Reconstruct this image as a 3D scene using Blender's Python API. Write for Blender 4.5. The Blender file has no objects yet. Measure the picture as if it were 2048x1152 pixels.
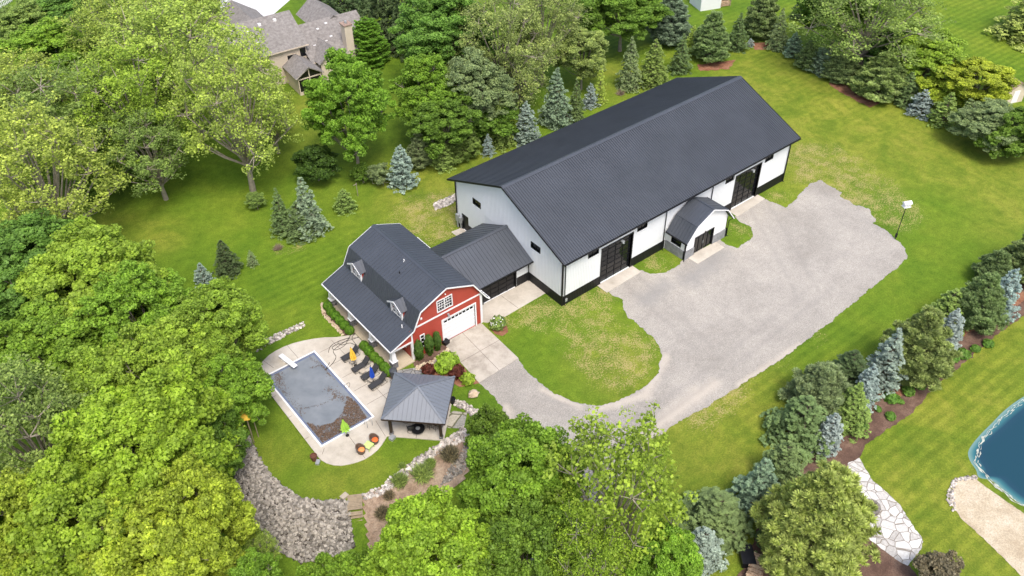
import bpy, math, random
import numpy as np
from mathutils import Vector, Matrix, noise
from mathutils.geometry import tessellate_polygon
R = math.radians
SC = bpy.context.scene
COL = SC.collection
# ------------------------------------------------------------------ camera
F_, PI_, YA_, RO_, CX_, CY_, CZ_ = 1.7434, 0.7117, 0.9024, -0.0152, -45.9353, -49.8442, 60.8613
fw = Vector((math.cos(PI_) * math.cos(YA_), math.cos(PI_) * math.sin(YA_), -math.sin(PI_)))
rt = fw.cross(Vector((0, 0, 1))).normalized()
up = rt.cross(fw)
rt2 = math.cos(RO_) * rt + math.sin(RO_) * up
up2 = -math.sin(RO_) * rt + math.cos(RO_) * up
CAMP = Vector((CX_, CY_, CZ_))
cd = bpy.data.cameras.new('camera')
cam = bpy.data.objects.new('camera', cd)
COL.objects.link(cam)
cd.sensor_width = 36.0
cd.lens = F_ * 1000 / 2048 * 36.0
cd.clip_start = 1.0
cd.clip_end = 3000
M = Matrix((rt2, up2, -fw)).transposed().to_4x4()
M.translation = CAMP
cam.matrix_world = M
SC.camera = cam
# ------------------------------------------------------------------ light
SUN_EL, SUN_AZ = R(60), R(-108)          # azimuth measured from +x, counter-clockwise
SC.view_settings.view_transform = 'Standard'
SC.view_settings.look = 'None'
SC.view_settings.exposure = 0.87
SC.view_settings.gamma = 1.0
W = bpy.data.worlds.new('World')
SC.world = W
W.use_nodes = True
nt = W.node_tree
sky = nt.nodes.new('ShaderNodeTexSky')
sky.sky_type = 'NISHITA'
sky.sun_disc = False
sky.sun_elevation = SUN_EL
sky.sun_rotation = math.pi / 2 - SUN_AZ
sky.air_density = 1.0
sky.dust_density = 4.0
sky.ozone_density = 0.6
bg = nt.nodes['Background']
bg.inputs[1].default_value = 0.15
nt.links.new(sky.outputs[0], bg.inputs[0])
sd = bpy.data.lights.new('sun', 'SUN')
sd.energy = 1.3
sd.angle = R(18)
sd.color = (1.0, 0.965, 0.915)
so = bpy.data.objects.new('sun', sd)
COL.objects.link(so)
sdir = Vector((math.cos(SUN_EL) * math.cos(SUN_AZ), math.cos(SUN_EL) * math.sin(SUN_AZ), math.sin(SUN_EL)))
so.rotation_euler = sdir.to_track_quat('Z', 'Y').to_euler()
so.location = (0, 0, 90)


# ------------------------------------------------------------------ surveying helpers (photo survey point -> ground metres)
def ray(px, py):
    return fw * (F_ * 1000) + rt2 * (px - 1024) - up2 * (py - 576)


def G(px, py, z=0.0):
    d = ray(px, py)
    t = (z - CZ_) / d.z
    return CAMP + d * t


def gxy(pts, z=0.0):
    return [(G(a, b, z).x, G(a, b, z).y) for a, b in pts]


def sstep(a, b, x):
    t = max(0.0, min(1.0, (x - a) / (b - a)))
    return t * t * (3 - 2 * t)


# bank: the ground falls away south-west of the pool lawn
BANK = gxy([(440, 800), (478, 850), (497, 898), (540, 955), (600, 997), (660, 1003), (706, 1000), (760, 982), (820, 940), (870, 905), (935, 862)])


def seg_dist(x, y, poly):
    best = 1e9
    side = 0
    for i in range(len(poly) - 1):
        ax, ay = poly[i]
        bx, by = poly[i + 1]
        dx, dy = bx - ax, by - ay
        L = dx * dx + dy * dy
        t = max(0, min(1, ((x - ax) * dx + (y - ay) * dy) / L))
        qx, qy = ax + t * dx, ay + t * dy
        d = math.hypot(x - qx, y - qy)
        if d < best:
            best = d
            side = dx * (y - ay) - dy * (x - ax)
    return best, side


def height(x, y):
    if not (-110 < x < -8 and -60 < y < 16):
        return 0.0
    d, s = seg_dist(x, y, BANK)
    h = 0.0
    if s < 0:
        k = sstep(-16.0, -26.0, x) * 0.75 + 0.25 * sstep(-9, -16, x)
        k *= sstep(14, 5, y)
        h = -2.6 * sstep(0.0, 6.5, d) * k
    return h


# ------------------------------------------------------------------ object helpers
def tag(o, label=None, cat=None, group=None, kind=None):
    if label: o['label'] = label
    if cat: o['category'] = cat
    if group: o['group'] = group
    if kind: o['kind'] = kind
    return o


def empty(name, loc=(0, 0, 0), rz=0.0, label=None, cat=None, group=None):
    o = bpy.data.objects.new(name, None)
    COL.objects.link(o)
    o.location = loc
    o.rotation_euler = (0, 0, rz)
    o.empty_display_size = 0.3
    return tag(o, label, cat, group)


class MB:
    """collects geometry and links it as ONE mesh object"""

    def __init__(s):
        s.v = []
        s.f = []
        s.m = []
        s.mi = 0

    def add(s, vs, fs):
        b = len(s.v)
        s.v.extend([tuple(v) for v in vs])
        for f in fs:
            s.f.append(tuple(b + i for i in f))
            s.m.append(s.mi)

    def box(s, x0, y0, z0, x1, y1, z1):
        x0, x1 = min(x0, x1), max(x0, x1)
        y0, y1 = min(y0, y1), max(y0, y1)
        z0, z1 = min(z0, z1), max(z0, z1)
        v = [(x0, y0, z0), (x1, y0, z0), (x1, y1, z0), (x0, y1, z0), (x0, y0, z1), (x1, y0, z1), (x1, y1, z1), (x0, y1, z1)]
        s.add(v, [(0, 3, 2, 1), (4, 5, 6, 7), (0, 1, 5, 4), (1, 2, 6, 5), (2, 3, 7, 6), (3, 0, 4, 7)])
        return s

    def bar(s, a, b, w, h, upv=(0, 0, 1)):
        a, b, u = Vector(a), Vector(b), Vector(upv)
        d = (b - a).normalized()
        if abs(d.dot(u)) > 0.99: u = Vector((1, 0, 0))
        sx = d.cross(u).normalized()
        u = sx.cross(d)
        c = [(-1, -1), (1, -1), (1, 1), (-1, 1)]
        v = [a + sx * (i * w / 2) + u * (j * h / 2) for i, j in c] + [b + sx * (i * w / 2) + u * (j * h / 2) for i, j in c]
        s.add(v, [(0, 3, 2, 1), (4, 5, 6, 7), (0, 1, 5, 4), (1, 2, 6, 5), (2, 3, 7, 6), (3, 0, 4, 7)])
        return s

    def tube(s, pts, rad, n=6, cap=True):
        pts = [Vector(p) for p in pts]
        if not hasattr(rad, '__len__'): rad = [rad] * len(pts)
        rings = []
        ref = Vector((0.31, 0.17, 0.93))
        for i, p in enumerate(pts):
            d = (pts[min(i + 1, len(pts) - 1)] - pts[max(i - 1, 0)]).normalized()
            a = d.cross(ref if abs(d.dot(ref)) < 0.95 else Vector((1, 0, 0))).normalized()
            b = d.cross(a)
            rings.append([p + (a * math.cos(2 * math.pi * k / n) + b * math.sin(2 * math.pi * k / n)) * rad[i] for k in range(n)])
        v = [q for r in rings for q in r]
        f = []
        for i in range(len(rings) - 1):
            for k in range(n):
                f.append((i * n + k, i * n + (k + 1) % n, (i + 1) * n + (k + 1) % n, (i + 1) * n + k))
        if cap:
            f.append(tuple(range(n))[::-1])
            f.append(tuple((len(rings) - 1) * n + k for k in range(n)))
        s.add(v, f)
        return s

    def lathe(s, prof, c=(0, 0, 0), n=16):
        cx, cy, cz = c
        v = []
        for r, z in prof:
            for k in range(n):
                a = 2 * math.pi * k / n
                v.append((cx + r * math.cos(a), cy + r * math.sin(a), cz + z))
        f = []
        for i in range(len(prof) - 1):
            for k in range(n):
                f.append((i * n + k, i * n + (k + 1) % n, (i + 1) * n + (k + 1) % n, (i + 1) * n + k))
        f.append(tuple(range(n))[::-1])
        f.append(tuple((len(prof) - 1) * n + k for k in range(n)))
        s.add(v, f)
        return s

    def blob(s, c, r, sq=(1, 1, 1), seed=0, amp=0.2, n=10, m=7):
        v, f = [], []
        for i in range(m + 1):
            th = math.pi * i / m
            for k in range(n):
                ph = 2 * math.pi * k / n
                d = Vector((math.sin(th) * math.cos(ph), math.sin(th) * math.sin(ph), math.cos(th)))
                q = r * (1 + amp * noise.noise(d * 1.7 + Vector((seed * 3.1, seed, 0))))
                v.append((c[0] + d.x * q * sq[0], c[1] + d.y * q * sq[1], c[2] + d.z * q * sq[2]))
        for i in range(m):
            for k in range(n):
                f.append((i * n + k, (i + 1) * n + k, (i + 1) * n + (k + 1) % n, i * n + (k + 1) % n))
        s.add(v, f)
        return s

    def plate(s, O, U, V, outline, holes=(), thick=0.1):
        """flat slab: face in the plane O+uU+vV, thickness backwards along -(U x V)"""
        O, U, V = Vector(O), Vector(U), Vector(V)
        N = U.cross(V).normalized()
        loops = [list(outline)] + [list(h) for h in holes]
        tri = tessellate_polygon([[Vector((a, b, 0)) for a, b in l] for l in loops])
        flat = [p for l in loops for p in l]
        n = len(flat)
        v = [O + U * a + V * b for a, b in flat] + [O + U * a + V * b - N * thick for a, b in flat]
        f = []
        for t in tri:
            a, b, c = [flat[i] for i in t]
            ar = (b[0] - a[0]) * (c[1] - a[1]) - (c[0] - a[0]) * (b[1] - a[1])
            if abs(ar) < 1e-10: continue
            t = tuple(t) if ar > 0 else tuple(t)[::-1]
            f.append(t)
            f.append(tuple(n + i for i in t[::-1]))
        b = 0
        for li, l in enumerate(loops):
            k = len(l)
            ar = sum(l[i][0] * l[(i + 1) % k][1] - l[(i + 1) % k][0] * l[i][1] for i in range(k))
            for i in range(k):
                p, q = b + i, b + (i + 1) % k
                ccw = (ar > 0) == (li == 0)
                f.append((p, n + p, n + q, q) if ccw else (q, n + q, n + p, p))
            b += k
        s.add(v, f)
        return s

    def ribs(s, O, U, V, outline, holes, spacing, w, h, start=None, margin=0.0):
        """raised ribs running along V on the same plane"""
        O, U, V = Vector(O), Vector(U), Vector(V)
        N = U.cross(V).normalized()
        us = [a for a, b in outline]
        u = (min(us) + spacing / 2) if start is None else start

        def cuts(loop, u):
            r = []
            for i in range(len(loop)):
                a, b = loop[i], loop[(i + 1) % len(loop)]
                if (a[0] <= u) != (b[0] <= u):
                    r.append(a[1] + (b[1] - a[1]) * (u - a[0]) / (b[0] - a[0]))
            return sorted(r)
        while u < max(us) - w:
            c = cuts(outline, u)
            iv = [(c[i], c[i + 1]) for i in range(0, len(c) - 1, 2)]
            for hl in holes:
                hc = cuts(hl, u)
                if len(hc) >= 2:
                    nv = []
                    for a, b in iv:
                        if hc[0] > a: nv.append((a, min(b, hc[0])))
                        if hc[-1] < b: nv.append((max(a, hc[-1]), b))
                    iv = nv
            for a, b in iv:
                a += margin
                b -= margin
                if b - a < 0.05: continue
                p = [O + U * (u - w / 2) + V * a, O + U * (u + w / 2) + V * a, O + U * (u + w / 2) + V * b, O + U * (u - w / 2) + V * b]
                t0 = [q + N * h + (U * (w * .22) if i in (0, 3) else U * (-w * .22)) for i, q in enumerate(p)]
                s.add(p + t0, [(4, 5, 6, 7), (0, 1, 5, 4), (1, 2, 6, 5), (2, 3, 7, 6), (3, 0, 4, 7)])
            u += spacing
        return s

    def build(s, name, mat, parent=None, smooth=False):
        me = bpy.data.meshes.new(name)
        me.from_pydata(s.v, [], s.f)
        ms = mat if isinstance(mat, (list, tuple)) else [mat]
        for q in ms: me.materials.append(q)
        if len(ms) > 1: me.polygons.foreach_set('material_index', s.m)
        if smooth: me.polygons.foreach_set('use_smooth', [True] * len(s.f))
        me.update()
        o = bpy.data.objects.new(name, me)
        COL.objects.link(o)
        if parent: o.parent = parent
        return o


def copy_tree(o, parent=None):
    c = o.copy()
    COL.objects.link(c)
    if parent: c.parent = parent
    for ch in list(o.children): copy_tree(ch, c)
    return c


# ------------------------------------------------------------------ materials
def nn(t, kind, **kw):
    n = t.nodes.new(kind)
    for k, v in kw.items(): setattr(n, k, v)
    return n


def mat(name, col, rough=0.6, metal=0.0, var=0.12, scale=3.0, bump=0.0, bscale=30.0, col2=None, spec=0.5, coat=0.0, detail=6):
    """surface with two-scale procedural wear and optional grain"""
    m = bpy.data.materials.new(name)
    m.use_nodes = True
    t = m.node_tree
    b = t.nodes['Principled BSDF']
    b.inputs['Roughness'].default_value = rough
    b.inputs['Metallic'].default_value = metal
    b.inputs['Specular IOR Level'].default_value = spec
    if coat: b.inputs['Coat Weight'].default_value = coat
    tc = nn(t, 'ShaderNodeTexCoord')
    n1 = nn(t, 'ShaderNodeTexNoise')
    n1.inputs['Scale'].default_value = scale
    n1.inputs['Detail'].default_value = detail
    n1.inputs['Roughness'].default_value = 0.65
    t.links.new(tc.outputs['Object'], n1.inputs['Vector'])
    cr = nn(t, 'ShaderNodeValToRGB')
    c2 = col2 or tuple(min(1, c * (1 + var)) for c in col)
    c1 = col if col2 else tuple(c * (1 - var) for c in col)
    cr.color_ramp.elements[0].color = (*c1, 1)
    cr.color_ramp.elements[1].color = (*c2, 1)
    cr.color_ramp.elements[0].position = 0.32
    cr.color_ramp.elements[1].position = 0.68
    t.links.new(n1.outputs['Fac'], cr.inputs[0])
    t.links.new(cr.outputs[0], b.inputs['Base Color'])
    if bump:
        n2 = nn(t, 'ShaderNodeTexNoise')
        n2.inputs['Scale'].default_value = bscale
        n2.inputs['Detail'].default_value = 4
        t.links.new(tc.outputs['Object'], n2.inputs['Vector'])
        bp = nn(t, 'ShaderNodeBump')
        bp.inputs['Strength'].default_value = bump
        bp.inputs['Distance'].default_value = 0.05
        t.links.new(n2.outputs['Fac'], bp.inputs['Height'])
        t.links.new(bp.outputs[0], b.inputs['Normal'])
    return m


def leaf_mat(name, rough=0.55, trans=0.42, lo=0.40, hi=1.55, yel=0.25):
    m = bpy.data.materials.new(name)
    m.use_nodes = True
    t = m.node_tree
    b = t.nodes['Principled BSDF']
    b.inputs['Roughness'].default_value = rough
    b.inputs['Specular IOR Level'].default_value = 0.3
    oi = nn(t, 'ShaderNodeObjectInfo')
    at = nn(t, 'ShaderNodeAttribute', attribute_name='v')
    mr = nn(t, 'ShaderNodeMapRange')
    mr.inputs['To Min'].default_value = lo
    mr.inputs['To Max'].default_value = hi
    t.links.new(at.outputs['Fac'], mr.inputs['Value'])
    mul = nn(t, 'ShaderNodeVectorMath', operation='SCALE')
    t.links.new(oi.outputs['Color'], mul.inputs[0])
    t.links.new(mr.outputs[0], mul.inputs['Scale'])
    # young leaves and the painted tuft-top highlights lean towards yellow
    mx = nn(t, 'ShaderNodeMix', data_type='RGBA', blend_type='MULTIPLY')
    mx.inputs['B'].default_value = (1.16, 1.04, 0.85, 1)
    pw = nn(t, 'ShaderNodeMath', operation='POWER')
    pw.inputs[1].default_value = 2.0
    t.links.new(at.outputs['Fac'], pw.inputs[0])
    sc = nn(t, 'ShaderNodeMath', operation='MULTIPLY')
    sc.inputs[1].default_value = yel * 4
    sc.use_clamp = True
    t.links.new(pw.outputs[0], sc.inputs[0])
    t.links.new(sc.outputs[0], mx.inputs['Factor'])
    t.links.new(mul.outputs[0], mx.inputs['A'])
    t.links.new(mx.outputs['Result'], b.inputs['Base Color'])
    tr = nn(t, 'ShaderNodeBsdfTranslucent')
    t.links.new(mx.outputs['Result'], tr.inputs['Color'])
    ms = nn(t, 'ShaderNodeMixShader')
    ms.inputs[0].default_value = trans
    t.links.new(b.outputs[0], ms.inputs[1])
    t.links.new(tr.outputs[0], ms.inputs[2])
    t.links.new(ms.outputs[0], t.nodes['Material Output'].inputs['Surface'])
    return m


def lawn_mat():
    m = bpy.data.materials.new('lawn_grass')
    m.use_nodes = True
    t = m.node_tree
    L = t.links.new
    b = t.nodes['Principled BSDF']
    b.inputs['Roughness'].default_value = 0.85
    b.inputs['Specular IOR Level'].default_value = 0.15
    tc = nn(t, 'ShaderNodeTexCoord')

    def noi(scale, detail=5, rough=0.6, dist=0.0):
        n = nn(t, 'ShaderNodeTexNoise')
        n.inputs['Scale'].default_value = scale
        n.inputs['Detail'].default_value = detail
        n.inputs['Roughness'].default_value = rough
        n.inputs['Distortion'].default_value = dist
        L(tc.outputs['Object'], n.inputs['Vector'])
        return n

    def ramp(src, stops):
        c = nn(t, 'ShaderNodeValToRGB')
        e = c.color_ramp.elements
        while len(e) < len(stops): e.new(0.5)
        for i, (p, col) in enumerate(stops):
            e[i].position = p
            e[i].color = (*col, 1)
        L(src, c.inputs[0])
        return c

    def mix(f, a, bb, mode='MIX'):
        n = nn(t, 'ShaderNodeMix', data_type='RGBA', blend_type=mode)
        if isinstance(f, (int, float)): n.inputs['Factor'].default_value = f
        else: L(f, n.inputs['Factor'])
        for k, s in (('A', a), ('B', bb)):
            if isinstance(s, tuple): n.inputs[k].default_value = (*s, 1)
            else: L(s, n.inputs[k])
        return n.outputs['Result']

    def math_(op, a, bb, clamp=False):
        n = nn(t, 'ShaderNodeMath', operation=op)
        n.use_clamp = clamp
        for i, s in enumerate((a, bb)):
            if isinstance(s, (int, float)): n.inputs[i].default_value = s
            else: L(s, n.inputs[i])
        return n.outputs[0]
    at_s = nn(t, 'ShaderNodeAttribute', attribute_name='straw').outputs['Fac']
    at_d = nn(t, 'ShaderNodeAttribute', attribute_name='dry').outputs['Fac']
    at_m = nn(t, 'ShaderNodeAttribute', attribute_name='stripe').outputs['Fac']
    big = ramp(noi(0.09, 6, 0.62, 0.4).outputs['Fac'], [(0.3, (0.078, 0.158, 0.012)), (0.5, (0.112, 0.194, 0.015)), (0.7, (0.160, 0.226, 0.022))])
    dry = ramp(noi(0.22, 7, 0.7, 0.8).outputs['Fac'], [(0.33, (0.105, 0.165, 0.017)), (0.5, (0.178, 0.222, 0.027)), (0.68, (0.260, 0.272, 0.045))])
    dm = math_('MULTIPLY', at_d, 0.78, True)
    c = mix(dm, big.outputs[0], dry.outputs[0])
    # mid-scale clumps of finer and coarser grass
    mid = ramp(noi(0.9, 8, 0.72, 0.3).outputs['Fac'], [(0.3, (0.64, 0.68, 0.62)), (0.7, (1.34, 1.26, 1.25))])
    c = mix(0.8, c, mid.outputs[0], 'MULTIPLY')
    fine = ramp(noi(7.0, 6, 0.8).outputs['Fac'], [(0.33, (0.50, 0.56, 0.45)), (0.67, (1.50, 1.38, 1.4))])
    c = mix(0.8, c, fine.outputs[0], 'MULTIPLY')
    # mowing stripes
    mp = nn(t, 'ShaderNodeMapping')
    mp.inputs['Rotation'].default_value = (0, 0, R(2))
    L(tc.outputs['Object'], mp.inputs[0])
    wv = nn(t, 'ShaderNodeTexWave', bands_direction='Y')
    wv.inputs['Scale'].default_value = 0.30
    wv.inputs['Distortion'].default_value = 1.6
    wv.inputs['Detail Scale'].default_value = 0.4
    L(mp.outputs[0], wv.inputs[0])
    st = ramp(wv.outputs['Fac'], [(0.25, (0.90, 0.92, 0.86)), (0.75, (1.11, 1.08, 1.05))])
    c = mix(at_m, c, mix(1.0, c, st.outputs[0], 'MULTIPLY'))
    # dead straw flecks
    sp = noi(6.5, 5, 0.7, 0.2).outputs['Fac']
    pat = noi(0.55, 5, 0.7, 0.3).outputs['Fac']
    thr = math_('SUBTRACT', 0.80, math_('MULTIPLY', at_s, math_('MULTIPLY', pat, 0.60)))
    f = math_('MULTIPLY', math_('SUBTRACT', sp, thr), 14.0, True)
    f = math_('MULTIPLY', f, 0.68)
    c = mix(f, c, (0.42, 0.325, 0.15))
    L(c, b.inputs['Base Color'])
    bp = nn(t, 'ShaderNodeBump')
    bp.inputs['Strength'].default_value = 0.7
    bp.inputs['Distance'].default_value = 0.12
    L(noi(5.0, 8, 0.8).outputs['Fac'], bp.inputs['Height'])
    L(bp.outputs[0], b.inputs['Normal'])
    return m


def gravel_mat(name, c1, c2, c3, big=0.12, fine=18.0, bump=0.5, dust=False):
    m = bpy.data.materials.new(name)
    m.use_nodes = True
    t = m.node_tree
    L = t.links.new
    b = t.nodes['Principled BSDF']
    b.inputs['Roughness'].default_value = 0.9
    b.inputs['Specular IOR Level'].default_value = 0.2
    tc = nn(t, 'ShaderNodeTexCoord')
    n1 = nn(t, 'ShaderNodeTexNoise')
    n1.inputs['Scale'].default_value = big
    n1.inputs['Detail'].default_value = 9
    n1.inputs['Roughness'].default_value = 0.68
    n1.inputs['Distortion'].default_value = 0.15
    L(tc.outputs['Object'], n1.inputs['Vector'])
    cr = nn(t, 'ShaderNodeValToRGB')
    e = cr.color_ramp.elements
    e.new(0.5)
    for i, (p, c) in enumerate(((0.33, c1), (0.5, c2), (0.67, c3))):
        e[i].position = p
        e[i].color = (*c, 1)
    L(n1.outputs['Fac'], cr.inputs[0])
    n2 = nn(t, 'ShaderNodeTexNoise')
    n2.inputs['Scale'].default_value = fine
    n2.inputs['Detail'].default_value = 6
    n2.inputs['Roughness'].default_value = 0.85
    L(tc.outputs['Object'], n2.inputs['Vector'])
    c2_ = nn(t, 'ShaderNodeValToRGB')
    lo_, hi_ = (.86, 1.1) if bump < .2 else (.58, 1.3)
    c2_.color_ramp.elements[0].color = (lo_, lo_, lo_, 1)
    c2_.color_ramp.elements[1].color = (hi_, hi_, hi_, 1)
    c2_.color_ramp.elements[0].position = .35
    c2_.color_ramp.elements[1].position = .65
    L(n2.outputs['Fac'], c2_.inputs[0])
    mx = nn(t, 'ShaderNodeMix', data_type='RGBA', blend_type='MULTIPLY')
    mx.inputs['Factor'].default_value = 0.85 if not dust else 1.0
    n4 = nn(t, 'ShaderNodeTexNoise')
    n4.inputs['Scale'].default_value = 1.7
    n4.inputs['Detail'].default_value = 8
    n4.inputs['Roughness'].default_value = 0.8
    L(tc.outputs['Object'], n4.inputs['Vector'])
    c4 = nn(t, 'ShaderNodeValToRGB')
    w4 = .10 if dust else .05
    c4.color_ramp.elements[0].color = (1 - w4, 1 - w4, 1 - w4, 1)
    c4.color_ramp.elements[1].color = (1 + w4, 1 + w4, 1 + w4, 1)
    c4.color_ramp.elements[0].position = .35
    c4.color_ramp.elements[1].position = .65
    L(n4.outputs['Fac'], c4.inputs[0])
    m4 = nn(t, 'ShaderNodeMix', data_type='RGBA', blend_type='MULTIPLY')
    m4.inputs['Factor'].default_value = 1.0
    L(cr.outputs[0], m4.inputs['A'])
    L(c4.outputs[0], m4.inputs['B'])
    L(m4.outputs['Result'], mx.inputs['A'])
    L(c2_.outputs[0], mx.inputs['B'])
    res = mx.outputs['Result']
    if dust:
        # worn wheel lines: pale limestone fines along the drive edges, damp darker fines by the annex
        def M_(op, a, bb=None, c=None, clamp=False):
            n = nn(t, 'ShaderNodeMath', operation=op)
            n.use_clamp = clamp
            for i, q in enumerate((a, bb, c)):
                if q is None: continue
                if isinstance(q, (int, float)): n.inputs[i].default_value = q
                else: L(q, n.inputs[i])
            return n.outputs[0]
        n3 = nn(t, 'ShaderNodeTexNoise')
        n3.inputs['Scale'].default_value = 0.7
        n3.inputs['Detail'].default_value = 8
        n3.inputs['Roughness'].default_value = 0.75
        L(tc.outputs['Object'], n3.inputs['Vector'])
        sp = nn(t, 'ShaderNodeSeparateXYZ')
        L(tc.outputs['Object'], sp.inputs[0])

        def seg(pa, pb, r):
            A, B = gxy([pa, pb])
            dx, dy = B[0] - A[0], B[1] - A[1]
            LL = dx * dx + dy * dy
            px = M_('SUBTRACT', sp.outputs[0], A[0])
            py = M_('SUBTRACT', sp.outputs[1], A[1])
            tt = M_('DIVIDE', M_('ADD', M_('MULTIPLY', px, dx), M_('MULTIPLY', py, dy)), LL, None, True)
            ex = M_('SUBTRACT', px, M_('MULTIPLY', tt, dx))
            ey = M_('SUBTRACT', py, M_('MULTIPLY', tt, dy))
            d = M_('SQRT', M_('ADD', M_('MULTIPLY', ex, ex), M_('MULTIPLY', ey, ey)))
            return M_('SUBTRACT', 1.0, M_('DIVIDE', d, r), None, True)
        acc = None
        for pa, pb, r in (((1290, 872), (1400, 785), 2.0), ((1335, 840), (1430, 765), 1.5), ((1330, 715), (1290, 790), 1.4), ((1290, 790), (1190, 822), 1.2), ((1012, 815), (1036, 868), 1.2), ((1085, 780), (1160, 815), .9), ((1480, 770), (1600, 690), 1.0)):
            q = seg(pa, pb, r)
            acc = q if acc is None else M_('MAXIMUM', acc, q)
        f = M_('MULTIPLY', M_('SUBTRACT', M_('ADD', acc, n3.outputs['Fac']), 0.92), 2.0, None, True)
        f = M_('MULTIPLY', f, 0.6)
        md = nn(t, 'ShaderNodeMix', data_type='RGBA')
        L(f, md.inputs['Factor'])
        L(res, md.inputs['A'])
        md.inputs['B'].default_value = (0.52, 0.46, 0.385, 1)
        res = md.outputs['Result']
        tr_ = None
        for pa, pb, r in (((1262, 842), (1420, 735), .45), ((1292, 858), (1446, 748), .45), ((1420, 735), (1640, 560), .5), ((1446, 748), (1668, 574), .5), ((1240, 560), (1390, 700), .45), ((1272, 548), (1420, 690), .45), ((1500, 415), (1600, 600), .5), ((1536, 405), (1640, 585), .5), ((1250, 835), (1090, 800), .4), ((1240, 855), (1075, 822), .4)):
            q_ = seg(pa, pb, r)
            tr_ = q_ if tr_ is None else M_('MAXIMUM', tr_, q_)
        md = nn(t, 'ShaderNodeMix', data_type='RGBA')
        L(M_('MULTIPLY', M_('MULTIPLY', tr_, n3.outputs['Fac']), .55), md.inputs['Factor'])
        L(res, md.inputs['A'])
        md.inputs['B'].default_value = (0.25, 0.235, 0.215, 1)
        res = md.outputs['Result']
        q = M_('MAXIMUM', seg((1380, 560), (1440, 510), 3.0), seg((1330, 570), (1290, 600), 2.5))
        f = M_('MULTIPLY', M_('SUBTRACT', M_('ADD', q, n3.outputs['Fac']), 0.85), 1.6, None, True)
        md = nn(t, 'ShaderNodeMix', data_type='RGBA')
        L(M_('MULTIPLY', f, .6), md.inputs['Factor'])
        L(res, md.inputs['A'])
        md.inputs['B'].default_value = (0.24, 0.235, 0.225, 1)
        res = md.outputs['Result']
    L(res, b.inputs['Base Color'])
    bp = nn(t, 'ShaderNodeBump')
    bp.inputs['Strength'].default_value = bump
    bp.inputs['Distance'].default_value = 0.04
    L(n2.outputs['Fac'], bp.inputs['Height'])
    L(bp.outputs[0], b.inputs['Normal'])
    return m


def flag_mat(name, c1, c2, joint, scale, jw=0.035):
    """irregular flagstones: voronoi cells with dark joints"""
    m = bpy.data.materials.new(name)
    m.use_nodes = True
    t = m.node_tree
    L = t.links.new
    b = t.nodes['Principled BSDF']
    b.inputs['Roughness'].default_value = 0.8
    tc = nn(t, 'ShaderNodeTexCoord')
    nz = nn(t, 'ShaderNodeTexNoise')
    nz.inputs['Scale'].default_value = 1.2
    L(tc.outputs['Object'], nz.inputs['Vector'])
    ad = nn(t, 'ShaderNodeMix', data_type='VECTOR')
    ad.inputs['Factor'].default_value = 0.12
    L(tc.outputs['Object'], ad.inputs['A'])
    L(nz.outputs['Color'], ad.inputs['B'])
    v1 = nn(t, 'ShaderNodeTexVoronoi', feature='F1')
    v2 = nn(t, 'ShaderNodeTexVoronoi', feature='DISTANCE_TO_EDGE')
    for v in (v1, v2):
        v.inputs['Scale'].default_value = scale
        L(ad.outputs['Result'], v.inputs['Vector'])
    cr = nn(t, 'ShaderNodeValToRGB')
    cr.color_ramp.elements[0].color = (*c1, 1)
    cr.color_ramp.elements[1].color = (*c2, 1)
    sx = nn(t, 'ShaderNodeSeparateColor')
    L(v1.outputs['Color'], sx.inputs[0])
    L(sx.outputs[0], cr.inputs[0])
    n2 = nn(t, 'ShaderNodeTexNoise')
    n2.inputs['Scale'].default_value = 6
    n2.inputs['Detail'].default_value = 8
    L(tc.outputs['Object'], n2.inputs['Vector'])
    mu = nn(t, 'ShaderNodeMix', data_type='RGBA', blend_type='OVERLAY')
    mu.inputs['Factor'].default_value = 0.5
    L(cr.outputs[0], mu.inputs['A'])
    L(n2.outputs['Fac'], mu.inputs['B'])
    mr = nn(t, 'ShaderNodeMapRange')
    mr.inputs['From Min'].default_value = jw * 0.6
    mr.inputs['From Max'].default_value = jw
    L(v2.outputs['Distance'], mr.inputs['Value'])
    mx = nn(t, 'ShaderNodeMix', data_type='RGBA')
    mx.inputs['A'].default_value = (*joint, 1)
    L(mr.outputs[0], mx.inputs['Factor'])
    L(mu.outputs['Result'], mx.inputs['B'])
    L(mx.outputs['Result'], b.inputs['Base Color'])
    bp = nn(t, 'ShaderNodeBump')
    bp.inputs['Distance'].default_value = 0.03
    L(mr.outputs[0], bp.inputs['Height'])
    L(bp.outputs[0], b.inputs['Normal'])
    return m


MT = {}
MT['lawn'] = lawn_mat()
MT['gravel'] = gravel_mat('crushed_gravel', (0.290, 0.268, 0.236), (0.360, 0.334, 0.296), (0.425, 0.394, 0.345), dust=True, fine=9.0)
MT['dust'] = gravel_mat('pale_limestone_dust', (0.42, 0.36, 0.29), (0.52, 0.45, 0.36), (0.58, 0.52, 0.44), big=0.6)
MT['gap_shade_fines'] = gravel_mat('stone_chips_gap_shade', (0.035, 0.028, 0.024), (0.055, 0.045, 0.038), (0.085, 0.07, 0.06), big=0.8, fine=6.0, bump=1.0)  # near-black colour stands in for shade in the gaps between bank rocks
MT['mulch'] = gravel_mat('bark_mulch', (0.085, 0.050, 0.038), (0.14, 0.085, 0.062), (0.22, 0.145, 0.105), big=0.5, fine=9.0, bump=0.9)
MT['red_mulch'] = gravel_mat('red_bark_mulch', (0.17, 0.07, 0.04), (0.26, 0.12, 0.07), (0.33, 0.18, 0.11), big=1.0, fine=9.0, bump=0.9)
MT['dry_bed'] = gravel_mat('dry_reed_litter', (0.22, 0.15, 0.10), (0.33, 0.24, 0.17), (0.43, 0.34, 0.25), big=0.8, fine=7.0, bump=0.9)
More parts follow.
